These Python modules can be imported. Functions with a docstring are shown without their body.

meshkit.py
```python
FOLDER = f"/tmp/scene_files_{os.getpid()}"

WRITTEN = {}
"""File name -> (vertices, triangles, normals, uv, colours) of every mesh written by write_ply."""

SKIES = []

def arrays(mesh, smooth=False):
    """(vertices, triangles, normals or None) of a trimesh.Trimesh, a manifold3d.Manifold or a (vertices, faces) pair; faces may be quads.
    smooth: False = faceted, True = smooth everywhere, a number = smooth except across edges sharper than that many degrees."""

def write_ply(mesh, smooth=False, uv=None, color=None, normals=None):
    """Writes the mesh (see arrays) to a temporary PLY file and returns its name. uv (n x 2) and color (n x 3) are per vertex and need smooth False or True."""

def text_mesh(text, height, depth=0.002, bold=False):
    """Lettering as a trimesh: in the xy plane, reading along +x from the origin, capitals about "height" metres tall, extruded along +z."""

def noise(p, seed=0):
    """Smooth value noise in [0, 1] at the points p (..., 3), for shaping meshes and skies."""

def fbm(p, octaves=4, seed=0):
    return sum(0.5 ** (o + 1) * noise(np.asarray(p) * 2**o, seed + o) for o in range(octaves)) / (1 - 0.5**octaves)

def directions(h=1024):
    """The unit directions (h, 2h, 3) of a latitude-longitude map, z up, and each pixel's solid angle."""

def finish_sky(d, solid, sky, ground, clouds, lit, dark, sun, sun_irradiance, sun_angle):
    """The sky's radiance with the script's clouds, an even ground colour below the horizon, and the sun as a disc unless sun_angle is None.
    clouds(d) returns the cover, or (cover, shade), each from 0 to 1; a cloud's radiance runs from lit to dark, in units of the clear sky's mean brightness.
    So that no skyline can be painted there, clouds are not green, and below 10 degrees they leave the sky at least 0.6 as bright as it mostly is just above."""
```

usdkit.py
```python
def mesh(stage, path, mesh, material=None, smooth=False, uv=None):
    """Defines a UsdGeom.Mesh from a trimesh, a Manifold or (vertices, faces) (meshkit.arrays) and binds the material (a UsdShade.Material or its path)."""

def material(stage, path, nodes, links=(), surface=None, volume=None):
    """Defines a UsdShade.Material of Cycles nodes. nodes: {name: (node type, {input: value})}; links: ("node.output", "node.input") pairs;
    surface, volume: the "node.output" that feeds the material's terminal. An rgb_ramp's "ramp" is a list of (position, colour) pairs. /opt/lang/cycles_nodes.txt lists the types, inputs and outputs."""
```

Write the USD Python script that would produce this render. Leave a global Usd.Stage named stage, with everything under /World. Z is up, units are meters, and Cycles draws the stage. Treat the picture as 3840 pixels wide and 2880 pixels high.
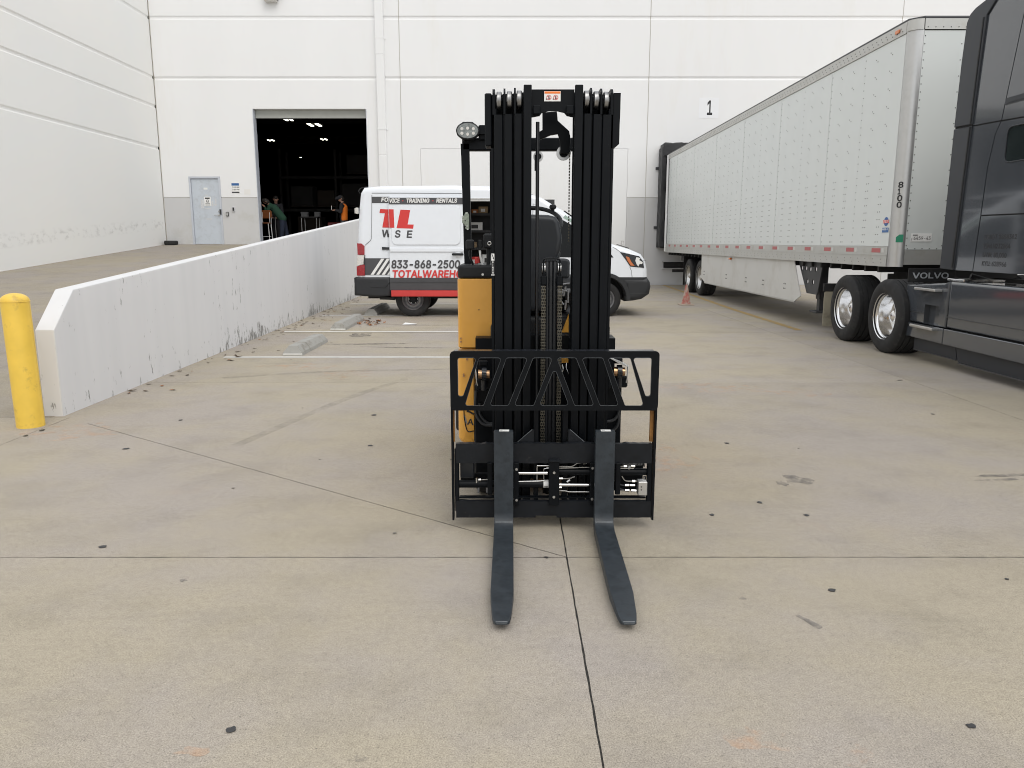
import math, random
import numpy as np
import trimesh
import manifold3d as m3
import usdkit, meshkit
from pxr import Usd, UsdGeom, UsdLux, UsdShade, Gf, Sdf
from shapely.geometry import Polygon, LineString, Point, box as sbox
from shapely import affinity
from shapely.ops import unary_union, split as ssplit

rnd = random.Random(7)
stage = Usd.Stage.CreateInMemory()
UsdGeom.SetStageUpAxis(stage, 'Z')
UsdGeom.SetStageMetersPerUnit(stage, 1.0)
UsdGeom.Xform.Define(stage, '/World')
UsdGeom.Scope.Define(stage, '/World/Looks')

# ------------------------------------------------------------------ camera, sky, sun, exposure
PITCH = 10.47
cam = UsdGeom.Camera.Define(stage, '/World/camera')
cam.CreateHorizontalApertureAttr(36.0)
cam.CreateVerticalApertureAttr(27.0)
cam.CreateFocalLengthAttr(27.03)
cam.CreateExposureAttr(0.84)
cam.CreateClippingRangeAttr(Gf.Vec2f(0.05, 5000))
cam.AddTranslateOp().Set(Gf.Vec3d(0, 0, 1.5))
cam.AddRotateXOp().Set(90.0 - PITCH)

SUN_EL, SUN_AZ = math.radians(50), math.radians(160)          # azimuth = atan2(x, y): behind the camera, a little to its right
sun = UsdLux.DistantLight.Define(stage, '/World/sun')
sun.CreateIntensityAttr(0.16)
sun.CreateNormalizeAttr(True) if hasattr(sun, 'CreateNormalizeAttr') else None
sun.CreateAngleAttr(35.0)
sun.CreateColorAttr(Gf.Vec3f(1.0, 0.96, 0.9))
sun.AddRotateZOp().Set(-math.degrees(SUN_AZ))
sun.AddRotateXOp().Set(-(90 - math.degrees(SUN_EL)))

sky_mat = usdkit.material(stage, '/World/Looks/overcast_sky', {
    'sky': ('sky_texture', {'sky_type': 'single_scattering', 'sun_disc': False, 'sun_elevation': SUN_EL, 'sun_rotation': SUN_AZ, 'air_density': 1.0, 'aerosol_density': 2.0}),
    'tc': ('texture_coordinate', {}),
    'n': ('noise_texture', {'scale': 2.6, 'detail': 4.0, 'roughness': 0.55}),
    'cover': ('map_range', {'from_min': 0.2, 'from_max': 0.75, 'to_min': 0.86, 'to_max': 0.98, 'clamp': True}),
    'shade': ('rgb_ramp', {'ramp': [(0.25, (5.2, 5.35, 5.6)), (0.75, (7.4, 7.4, 7.4))]}),
    'mx': ('mix', {}),
    'bg': ('background_shader', {'strength': 0.1})},
    [('tc.generated', 'n.vector'), ('n.fac', 'cover.value'), ('n.fac', 'shade.fac'), ('cover.result', 'mx.fac'), ('sky.color', 'mx.color1'), ('shade.color', 'mx.color2'), ('mx.color', 'bg.color')],
    surface='bg.background')
dome = UsdLux.DomeLight.Define(stage, '/World/sky')
dome.GetPrim().SetCustomDataByKey('kind', 'structure')
dome.GetPrim().SetCustomDataByKey('label', 'pale overcast sky')
UsdShade.MaterialBindingAPI.Apply(dome.GetPrim()).Bind(sky_mat)

# ------------------------------------------------------------------ objects
COUNT = {}
def path_for(parent, name):
    k = (str(parent), name)
    n = COUNT.get(k, 0)
    COUNT[k] = n + 1
    return f'{parent}/{name}' + (f'_{n:03d}' if n else '')

class Node:
    def __init__(s, prim, o):
        s.prim, s.path, s.o = prim, str(prim.GetPath()), np.array(o, float)

def tag(prim, label=None, cat=None, group=None, kind=None):
    for k, v in (('label', label), ('category', cat), ('group', group), ('kind', kind)):
        if v:
            prim.SetCustomDataByKey(k, v)

def cat_mesh(ms):
    if not isinstance(ms, (list, tuple)):
        ms = [ms]
    ms = [m for m in ms if m is not None and len(m.faces)]
    return trimesh.Trimesh(np.array(ms[0].vertices), np.array(ms[0].faces), process=False) if len(ms) == 1 else trimesh.util.concatenate(ms)

def thing(name, label, cat=None, loc=(0, 0, 0), group=None, kind=None):
    x = UsdGeom.Xform.Define(stage, path_for('/World', name))
    x.AddTranslateOp().Set(Gf.Vec3d(*map(float, loc)))
    tag(x.GetPrim(), label, cat, group, kind)
    return Node(x.GetPrim(), loc)

def part(parent, name, ms, mat, label=None, kind=None, smooth=28):
    m = cat_mesh(ms)
    m.apply_translation(-parent.o)
    u = usdkit.mesh(stage, path_for(parent.path, name), m, mat, smooth=smooth)
    tag(u.GetPrim(), label, None, None, kind)
    return Node(u.GetPrim(), parent.o)

def holder(parent, name, label=None):
    x = UsdGeom.Xform.Define(stage, path_for(parent.path, name))
    tag(x.GetPrim(), label)
    return Node(x.GetPrim(), parent.o)

def solo(name, ms, mat, label, cat=None, loc=(0, 0, 0), group=None, kind=None, smooth=28):
    m = cat_mesh(ms)
    m.apply_translation(-np.array(loc, float))
    u = usdkit.mesh(stage, path_for('/World', name), m, mat, smooth=smooth)
    u.AddTranslateOp().Set(Gf.Vec3d(*map(float, loc)))
    tag(u.GetPrim(), label, cat, group, kind)
    return Node(u.GetPrim(), loc)

def copy_of(node, name, loc, label, cat, group=None, rotz=0):
    x = UsdGeom.Xform.Define(stage, path_for('/World', name))
    x.AddTranslateOp().Set(Gf.Vec3d(*map(float, loc)))
    if rotz:
        x.AddRotateZOp().Set(rotz)
    x.GetPrim().GetReferences().AddInternalReference(node.path)
    x.GetPrim().SetInstanceable(True)
    tag(x.GetPrim(), label, cat, group)
    return x

# ------------------------------------------------------------------ shapes
def BX(x0, x1, y0, y1, z0, z1, b=0.0):
    if b <= 0:
        m = trimesh.creation.box([abs(x1 - x0), abs(y1 - y0), abs(z1 - z0)])
        m.apply_translation([(x0 + x1) / 2, (y0 + y1) / 2, (z0 + z1) / 2])
        return m
    lo, hi = np.minimum([x0, y0, z0], [x1, y1, z1]), np.maximum([x0, y0, z0], [x1, y1, z1])
    b = min(b, (hi - lo).min() * 0.45)
    P = []
    for i in range(8):
        c = [hi[k] if i >> k & 1 else lo[k] for k in range(3)]
        for k in range(3):
            q = [c[j] + (b if not i >> j & 1 else -b) for j in range(3)]
            q[k] = c[k]
            P.append(q)
    return trimesh.convex.convex_hull(np.array(P))

def RB(x0, x1, y0, y1, z0, z1, r, n=8):
    "box with rounded edges (hull of spheres)"
    s = trimesh.creation.uv_sphere(radius=r, count=[n, n * 2])
    P = [s.vertices + [x, y, z] for x in (x0 + r, x1 - r) for y in (y0 + r, y1 - r) for z in (z0 + r, z1 - r)]
    return trimesh.convex.convex_hull(np.vstack(P))

def frame_for(d):
    d = np.array(d, float) / np.linalg.norm(d)
    a = np.array([0, 0, 1.0]) if abs(d[2]) < 0.9 else np.array([1.0, 0, 0])
    u = np.cross(a, d); u /= np.linalg.norm(u)
    return u, np.cross(d, u), d

def CY(p, q, r, r2=None, n=20):
    p, q = np.array(p, float), np.array(q, float)
    r2 = r if r2 is None else r2
    u, w, d = frame_for(q - p)
    t = np.arange(n) / n * 2 * np.pi
    ring = np.cos(t)[:, None] * u + np.sin(t)[:, None] * w
    V = np.vstack([p + ring * r, q + ring * r2, p, q])
    F = []
    for i in range(n):
        j = (i + 1) % n
        F += [[i, j, n + j], [i, n + j, n + i], [2 * n, j, i], [2 * n + 1, n + i, n + j]]
    return trimesh.Trimesh(V, F, process=False)

def SP(pts, k=6):
    "smooth curve through points (Catmull-Rom)"
    P = np.array(pts, float)
    P = np.vstack([2 * P[0] - P[1], P, 2 * P[-1] - P[-2]])
    out = []
    for i in range(1, len(P) - 2):
        for s in range(k):
            t = s / k
            a, b, c, d = P[i - 1], P[i], P[i + 1], P[i + 2]
            out.append(0.5 * ((2 * b) + (c - a) * t + (2 * a - 5 * b + 4 * c - d) * t * t + (3 * b - a - 3 * c + d) * t ** 3))
    out.append(P[-2])
    return np.array(out)

def TU(pts, r, n=9, closed=False, flat=None):
    P = np.array(pts, float)
    m = len(P)
    if closed:
        T = np.roll(P, -1, 0) - np.roll(P, 1, 0)
    else:
        T = np.gradient(P, axis=0)
    T /= np.maximum(np.linalg.norm(T, axis=1), 1e-9)[:, None]
    u = frame_for(T[0])[0]
    R = np.broadcast_to(np.asarray(r, float), (m,))
    V, t = [], np.arange(n) / n * 2 * np.pi
    for i in range(m):
        u = u - T[i] * u.dot(T[i]); u /= np.linalg.norm(u)
        w = np.cross(T[i], u)
        V.append(P[i] + R[i] * (np.cos(t)[:, None] * u + np.sin(t)[:, None] * w))
    V = np.vstack(V)
    F = []
    for i in range(m if closed else m - 1):
        a, b = i * n, ((i + 1) % m) * n
        for k in range(n):
            l = (k + 1) % n
            F += [[a + k, a + l, b + l], [a + k, b + l, b + k]]
    if not closed:
        c0, c1 = len(V), len(V) + 1
        V = np.vstack([V, P[0], P[-1]])
        for k in range(n):
            l = (k + 1) % n
            F += [[c0, l, k], [c1, (m - 1) * n + k, (m - 1) * n + l]]
    return trimesh.Trimesh(V, F, process=False)

def turn(m, axis):
    "z-axis mesh (u, v, h) laid along an axis: x: (h, u, v), y: (u, h, v)"
    v = np.array(m.vertices)
    if axis == 'x':
        m.vertices = v[:, [2, 0, 1]]
    elif axis == 'y':
        m.vertices = v[:, [0, 2, 1]]
        m.invert()
    return m

def PR(poly, axis, a, b):
    if not hasattr(poly, 'geom_type'):
        poly = Polygon(poly)
    poly = poly.buffer(0)
    ms = []
    for g in getattr(poly, 'geoms', [poly]):
        if g.area < 1e-9:
            continue
        m = trimesh.creation.extrude_polygon(g, abs(b - a), engine='earcut')
        m.apply_translation([0, 0, min(a, b)])
        ms.append(turn(m, axis))
    return cat_mesh(ms)

def RPX(poly, a, b, r, axis='y', n=5, both=True):
    "extrusion with rounded rims: stacked inset outlines"
    ring = np.array(poly.exterior.coords)[:-1] if hasattr(poly, 'exterior') else np.array(poly, float)
    base = Polygon(ring)
    if not base.exterior.is_ccw:
        ring = ring[::-1]
    def inset(d):
        if d <= 0:
            return ring
        e = np.roll(ring, -1, 0) - ring
        e = e / np.linalg.norm(e, axis=1)[:, None]
        nn = np.stack([-e[:, 1], e[:, 0]], 1)
        pn = np.roll(nn, 1, 0)
        s = nn + pn
        k = 1 + (nn * pn).sum(1)
        return ring + d * s / np.maximum(k, 0.35)[:, None]
    L = []
    ang = np.linspace(0, np.pi / 2, n + 1)
    sgn = 1 if b > a else -1
    for t in ang:
        L.append((inset(r * (1 - math.sin(t))), a + sgn * r * (1 - math.cos(t))))
    if both:
        for t in ang[::-1]:
            L.append((inset(r * (1 - math.sin(t))), b - sgn * r * (1 - math.cos(t))))
    else:
        L.append((ring, b))
    V, F, m = [], [], len(ring)
    for pts, h in L:
        V.append(np.column_stack([pts, np.full(m, h)]))
    V = np.vstack(V)
    for i in range(len(L) - 1):
        for k in range(m):
            l = (k + 1) % m
            p, q = i * m, (i + 1) * m
            F += [[p + k, p + l, q + l], [p + k, q + l, q + k]]
    cap = trimesh.creation.triangulate_polygon(Polygon(L[0][0]), engine='earcut')
    def capfaces(pts, off, flip):
        cv, cf = trimesh.creation.triangulate_polygon(Polygon(pts), engine='earcut')
        idx = [off + int(np.argmin(((pts - c) ** 2).sum(1))) for c in cv]
        return [[idx[f[0]], idx[f[1]], idx[f[2]]] if not flip else [idx[f[0]], idx[f[2]], idx[f[1]]] for f in cf]
    F += capfaces(L[0][0], 0, True) + capfaces(L[-1][0], (len(L) - 1) * m, False)
    mesh = trimesh.Trimesh(V, F, process=False)
    if sgn < 0:
        mesh.invert()
    mesh = turn(mesh, axis)
    if mesh.volume < 0:
        mesh.invert()
    return mesh

def LA(profile, axis, c, n=32):
    "solid of revolution; profile of (radius, height) pairs, closed on itself"
    m = trimesh.creation.revolve(np.array(profile, float), sections=n)
    if m.volume < 0:
        m.invert()
    m = turn(m, axis)
    m.apply_translation(c)
    return m

def man(m):
    m = trimesh.Trimesh(m.vertices, m.faces, process=True)
    m.merge_vertices()
    if m.volume < 0:
        m.invert()
    return m3.Manifold(m3.Mesh(np.asarray(m.vertices, np.float32), np.asarray(m.faces, np.uint32)))

def unman(M):
    k = M.to_mesh()
    return trimesh.Trimesh(np.array(k.vert_properties[:, :3], float), np.array(k.tri_verts), process=False)

def cut(m, *others):
    M = man(m)
    for o in others:
        M = M - man(o)
    return unman(M)

def rrect(x0, x1, z0, z1, r, n=5):
    return sbox(x0 + r, z0 + r, x1 - r, z1 - r).buffer(r, quad_segs=n)

def TX(text, org, right, up, h=None, w=None, bold=True, shear=0.0, depth=0.003, heavy=0.0):
    "lettering: origin at the lower left, capitals h tall, stretched to w wide if given"
    m = meshkit.text_mesh(text, h, depth, bold)
    v = np.array(m.vertices)
    x0, x1 = v[:, 0].min(), v[:, 0].max()
    v[:, 0] -= x0
    if w:
        v[:, 0] *= w / (x1 - x0)
    v[:, 0] += shear * v[:, 1]
    r, u = np.array(right, float), np.array(up, float)
    m.vertices = np.array(org, float) + v[:, :1] * r + v[:, 1:2] * u + v[:, 2:3] * np.cross(r, u)
    if heavy:                                                        # a heavier weight: the same letters laid over each other
        ms = []
        for k, (a, b) in enumerate(((-1, 0), (1, 0), (0, 1), (0, -1))):
            q = m.copy(); q.vertices = q.vertices + heavy * h * (a * r + b * u) + .00015 * k * np.cross(r, u)
            ms.append(q)
        m = trimesh.util.concatenate(ms)
    return m

def sheet(pts):
    "flat polygon sheet from 3-D corner points (fan)"
    P = np.array(pts, float)
    return trimesh.Trimesh(P, [[0, i, i + 1] for i in range(1, len(P) - 1)], process=False)

# ------------------------------------------------------------------ materials
def mat(name, col, rough=0.5, metal=0.0, var=0.12, vs=3.0, bump=0.0, bs=60.0, coat=0.0, spec=0.5, rv=0.08, dirt=None, dscale=2.0, dlo=0.55, dhi=0.75, stretch=None):
    col = np.array(col, float)
    nodes = {'g': ('geometry', {}),
             'mp': ('mapping', {'scale': stretch or (1, 1, 1)}),
             'n': ('noise_texture', {'scale': vs, 'detail': 5.0, 'roughness': 0.6}),
             'r': ('rgb_ramp', {'ramp': [(0.25, tuple(col * (1 - var))), (0.75, tuple(np.minimum(col * (1 + var), 0.95)))]}),
             'rr': ('map_range', {'from_min': 0.3, 'from_max': 0.7, 'to_min': max(rough - rv, 0.02), 'to_max': min(rough + rv, 1.0), 'clamp': True}),
             'p': ('principled_bsdf', {'metallic': metal, 'coat_weight': coat, 'coat_roughness': 0.06, 'specular_ior_level': spec})}
    links = [('g.position', 'mp.vector'), ('mp.vector', 'n.vector'), ('n.fac', 'r.fac'), ('n.fac', 'rr.value'), ('rr.result', 'p.roughness')]
    out = 'r.color'
    if dirt is not None:
        nodes.update({'dn': ('noise_texture', {'scale': dscale, 'detail': 8.0, 'roughness': 0.7}),
                      'dm': ('map_range', {'from_min': dlo, 'from_max': dhi, 'to_min': 0.0, 'to_max': 1.0, 'clamp': True}),
                      'dx': ('mix', {'color2': tuple(dirt)})})
        links += [('mp.vector', 'dn.vector'), ('dn.fac', 'dm.value'), ('dm.result', 'dx.fac'), (out, 'dx.color1')]
        out = 'dx.color'
    links.append((out, 'p.base_color'))
    if bump:
        nodes.update({'bn': ('noise_texture', {'scale': bs, 'detail': 4.0, 'roughness': 0.6}), 'b': ('bump', {'strength': 0.6, 'distance': bump})})
        links += [('g.position', 'bn.vector'), ('bn.fac', 'b.height'), ('b.normal', 'p.normal')]
    return usdkit.material(stage, f'/World/Looks/{name}', nodes, links, surface='p.BSDF')

def glow(name, col, strength):
    return usdkit.material(stage, f'/World/Looks/{name}', {'e': ('emission', {'color': col, 'strength': strength})}, [], surface='e.emission')

def pane(name, tint, rough=0.02):
    return usdkit.material(stage, f'/World/Looks/{name}', {
        't': ('transparent_bsdf', {'color': tint}), 'gl': ('glossy_bsdf', {'color': (1, 1, 1), 'roughness': rough}),
        'f': ('fresnel', {'IOR': 1.5}), 'm': ('mix_closure', {})},
        [('f.fac', 'm.fac'), ('t.BSDF', 'm.closure1'), ('gl.BSDF', 'm.closure2')], surface='m.closure')

K = {}
K['wall_white'] = mat('wall_white_paint', (0.79, 0.793, 0.792), 0.75, var=0.02, vs=0.9, stretch=(1.0, 1.0, 0.22), bump=0.0015, bs=35, dirt=(0.74, 0.72, 0.67), dscale=0.5, dlo=0.56, dhi=0.85)
K['wall_grey'] = mat('wall_grey_paint', (0.56, 0.56, 0.56), 0.75, var=0.05, vs=0.6, bump=0.0015, bs=35, dirt=(0.47, 0.46, 0.42), dscale=0.9, dlo=0.55, dhi=0.8)
K['joint'] = mat('joint_sealant', (0.45, 0.43, 0.38), 0.8)
K['door_paint'] = mat('pale_blue_door_paint', (0.53, 0.575, 0.63), 0.45, var=0.05, vs=2, dirt=(0.44, 0.47, 0.50), dscale=5, dlo=0.5, dhi=0.75)
K['frame_paint'] = mat('door_frame_paint', (0.52, 0.55, 0.60), 0.5, var=0.06)
K['dark_gap'] = mat('dark_gap', (0.015, 0.015, 0.016), 0.9, var=0.3)
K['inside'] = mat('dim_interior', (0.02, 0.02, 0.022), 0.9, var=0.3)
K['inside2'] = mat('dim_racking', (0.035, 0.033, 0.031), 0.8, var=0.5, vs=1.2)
K['paper'] = mat('paper', (0.80, 0.80, 0.78), 0.7, var=0.03)
K['ink'] = mat('black_print', (0.02, 0.02, 0.022), 0.5, var=0.1)
K['red_print'] = mat('red_print', (0.62, 0.035, 0.03), 0.4, var=0.05)
K['blue_print'] = mat('blue_print', (0.03, 0.12, 0.32), 0.4, var=0.1)
K['orange_print'] = mat('orange_print', (0.85, 0.20, 0.02), 0.4, var=0.05)
K['green_print'] = mat('green_print', (0.01, 0.22, 0.12), 0.4, var=0.05)
K['grey_tape'] = mat('faded_tape', (0.58, 0.59, 0.60), 0.6, var=0.15, vs=20)
K['steel'] = mat('bright_steel', (0.62, 0.62, 0.61), 0.28, 1.0, var=0.08, vs=20)
K['chrome'] = mat('chrome', (0.85, 0.85, 0.85), 0.08, 1.0, var=0.02)
K['alu'] = mat('brushed_aluminium', (0.60, 0.60, 0.59), 0.36, 1.0, var=0.06, vs=5, dirt=(0.42, 0.40, 0.36), dscale=3, dlo=0.5, dhi=0.8)
K['polished'] = mat('polished_aluminium', (0.82, 0.82, 0.82), 0.14, 1.0, var=0.04, vs=8)
K['black_metal'] = mat('black_paint', (0.0032, 0.0042, 0.0056), 0.42, var=0.25, vs=7, dirt=(0.010, 0.0105, 0.0115), dscale=9, dlo=0.58, dhi=0.85, bump=0.0004, bs=90, spec=0.15)
K['black_worn'] = mat('worn_black_steel', (0.0075, 0.009, 0.0115), 0.45, var=0.35, vs=11, dirt=(0.05, 0.048, 0.045), dscale=16, dlo=0.62, dhi=0.85, bump=0.0015, bs=45, spec=0.25)
K['fork'] = mat('grey_black_fork_steel', (0.025, 0.0315, 0.038), 0.45, var=0.25, vs=14, dirt=(0.015, 0.019, 0.023), dscale=26, dlo=0.48, dhi=0.7, bump=0.0008, bs=120, spec=0.4)
K['worn_edge'] = mat('bare_worn_steel', (0.11, 0.118, 0.125), 0.42, 0.5, var=0.6, vs=40)
K['black_plastic'] = mat('black_plastic', (0.010, 0.011, 0.0125), 0.5, var=0.2, vs=12, bump=0.0004, bs=300, spec=0.3)
K['black_gloss'] = mat('glossy_black', (0.012, 0.013, 0.016), 0.2, var=0.2)
K['vinyl'] = mat('dark_grey_vinyl', (0.021, 0.024, 0.028), 0.42, var=0.15, bump=0.0004, bs=200)
K['rubber'] = mat('tyre_rubber', (0.012, 0.012, 0.0125), 0.75, var=0.3, vs=9, dirt=(0.042, 0.04, 0.037), dscale=7, dlo=0.52, dhi=0.8, bump=0.001, bs=70)
K['hose'] = mat('hydraulic_hose', (0.011, 0.012, 0.014), 0.4, var=0.2)
K['yellow'] = mat('orange_yellow_paint', (0.69, 0.345, 0.052), 0.33, var=0.05, vs=4, coat=0.3)
K['yellow_bollard'] = mat('bollard_yellow_paint', (0.84, 0.57, 0.085), 0.45, var=0.08, vs=5, dirt=(0.42, 0.28, 0.08), dscale=7, dlo=0.57, dhi=0.8, bump=0.0012, bs=40)
K['brass'] = mat('bronze_bushing', (0.52, 0.32, 0.18), 0.3, 1.0)
K['amber'] = mat('amber_lens', (0.55, 0.14, 0.02), 0.2, coat=0.6)
K['red_lens'] = mat('red_lens', (0.30, 0.008, 0.012), 0.2, coat=0.3, var=0.2, vs=30)
K['clear_lens'] = mat('pale_lens', (0.62, 0.60, 0.56), 0.15, coat=0.8, var=0.25, vs=40)
K['chain'] = mat('oiled_chain', (0.10, 0.093, 0.075), 0.36, 0.8, var=0.4, vs=60)
K['van_white'] = mat('white_van_paint', (0.76, 0.79, 0.83), 0.22, var=0.015, coat=0.7)
K['van_grey'] = mat('dark_grey_vinyl_wrap', (0.062, 0.062, 0.066), 0.38, var=0.06)
K['van_black'] = mat('unpainted_black_bumper', (0.020, 0.0215, 0.024), 0.55, var=0.15, vs=5, bump=0.0004, bs=200)
K['van_red'] = mat('red_step_paint', (0.60, 0.05, 0.045), 0.4, var=0.06)
K['van_inside'] = mat('van_interior_grey', (0.045, 0.045, 0.047), 0.7, var=0.3, vs=6)
K['wheel_steel'] = mat('dull_steel_wheel', (0.30, 0.30, 0.305), 0.38, 0.75, var=0.15, vs=12)
K['trailer'] = mat('white_trailer_sheet', (0.625, 0.655, 0.64), 0.30, var=0.015, vs=0.5, coat=0.15, rv=0.04)
K['trailer_skirt'] = mat('white_skirt_panel', (0.60, 0.595, 0.57), 0.45, var=0.05, vs=1.0, dirt=(0.47, 0.45, 0.40), dscale=1.5, dlo=0.5, dhi=0.8)
K['rail_alu'] = mat('weathered_rail_aluminium', (0.50, 0.50, 0.475), 0.45, 0.55, var=0.08, vs=4, dirt=(0.40, 0.385, 0.34), dscale=4, dlo=0.5, dhi=0.8)
K['rivet'] = mat('rivet_dark', (0.085, 0.088, 0.085), 0.55, 0.2)
K['tape_red'] = mat('reflective_red', (0.40, 0.10, 0.10), 0.4, var=0.15, vs=25)
K['tape_white'] = mat('reflective_white', (0.55, 0.55, 0.525), 0.4, var=0.1, vs=25)
K['chassis'] = mat('chassis_black', (0.018, 0.018, 0.018), 0.65, var=0.4, vs=5, dirt=(0.05, 0.045, 0.04), dscale=6)
K['chassis_grey'] = mat('galvanised_bracket', (0.07, 0.072, 0.075), 0.5, 0.5, var=0.2)
K['mudflap'] = mat('dusty_mud_flap', (0.36, 0.33, 0.25), 0.8, var=0.15, vs=4, dirt=(0.22, 0.20, 0.16), dscale=5)
K['dock_foam'] = mat('black_dock_seal_vinyl', (0.016, 0.0165, 0.018), 0.5, var=0.3, vs=4, bump=0.02, bs=6)
K['cone'] = mat('faded_cone', (0.42, 0.12, 0.095), 0.7, var=0.25, vs=8, dirt=(0.46, 0.38, 0.32), dscale=7, dlo=0.42, dhi=0.58)
K['cone_base'] = mat('dirty_cone_base', (0.42, 0.34, 0.27), 0.8, var=0.2, vs=10)
K['stop'] = mat('wheel_stop_concrete', (0.36, 0.355, 0.33), 0.85, var=0.15, vs=5, bump=0.006, bs=30, dirt=(0.20, 0.185, 0.155), dscale=5, dlo=0.5, dhi=0.72)
K['cab'] = mat('metallic_grey_truck_paint', (0.044, 0.049, 0.056), 0.16, 0.2, var=0.02, vs=2, coat=1.0, rv=0.01)
K['cab_dark'] = mat('dark_truck_trim', (0.0105, 0.013, 0.0175), 0.42, var=0.08, rv=0.03)
K['badge'] = mat('faded_badge_print', (0.40, 0.42, 0.44), 0.5, var=0.1)
K['cab_text'] = mat('dark_decal', (0.012, 0.012, 0.014), 0.4)
K['dark_glass'] = mat('dark_cab_glass', (0.012, 0.016, 0.016), 0.04, var=0.1, coat=1.0)
K['windscreen'] = pane('windscreen_glass', (0.62, 0.78, 0.70))
K['side_glass'] = mat('tinted_side_glass', (0.004, 0.005, 0.0055), 0.08, spec=0.2, rv=0.01)
K['roller'] = mat('worn_roller_steel', (0.30, 0.30, 0.30), 0.36, 1.0, var=0.35, vs=60, stretch=(3, 0.4, 0.4))
K['stool_wood'] = mat('varnished_stool_wood', (0.17, 0.05, 0.010), 0.5, var=0.2, vs=12)
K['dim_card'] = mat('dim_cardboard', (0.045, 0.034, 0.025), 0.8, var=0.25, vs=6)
K['post_alu'] = mat('corner_post_aluminium', (0.52, 0.52, 0.51), 0.36, 0.9, var=0.025, vs=3, rv=0.03)
K['wood'] = mat('orange_wood', (0.40, 0.13, 0.03), 0.5, var=0.2, vs=12)
K['cardboard'] = mat('cardboard', (0.34, 0.24, 0.14), 0.8, var=0.15, vs=6)
K['white_tube'] = mat('white_painted_tube', (0.75, 0.75, 0.74), 0.4)
K['skin'] = mat('skin', (0.42, 0.23, 0.16), 0.55, var=0.06)
K['hair'] = mat('dark_hair', (0.02, 0.016, 0.013), 0.6)
K['green_cloth'] = mat('dark_green_cloth', (0.016, 0.058, 0.034), 0.9, var=0.15, vs=15)
K['jeans'] = mat('dark_jeans', (0.014, 0.02, 0.04), 0.9, var=0.2, vs=20)
K['black_cloth'] = mat('black_cloth', (0.02, 0.02, 0.024), 0.9, var=0.2)
K['grey_cloth'] = mat('grey_cloth', (0.06, 0.06, 0.066), 0.9, var=0.2)
K['vest'] = mat('orange_vest', (0.90, 0.22, 0.02), 0.8, var=0.08)
K['leaf'] = mat('dry_leaf', (0.075, 0.05, 0.03), 0.8, var=0.4, vs=30)
K['leaf_orange'] = mat('orange_leaf', (0.30, 0.11, 0.03), 0.8, var=0.3, vs=30)
K['tar'] = mat('tar_spot', (0.04, 0.04, 0.041), 0.6, var=0.3, vs=60)
K['line_white'] = mat('worn_white_line_paint', (0.66, 0.655, 0.62), 0.7, var=0.08, vs=8, dirt=(0.30, 0.28, 0.235), dscale=14, dlo=0.6, dhi=0.68)
K['line_yellow'] = mat('worn_yellow_line_paint', (0.42, 0.27, 0.07), 0.75, var=0.12, vs=6, dirt=(0.28, 0.245, 0.185), dscale=9, dlo=0.46, dhi=0.62)

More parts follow.
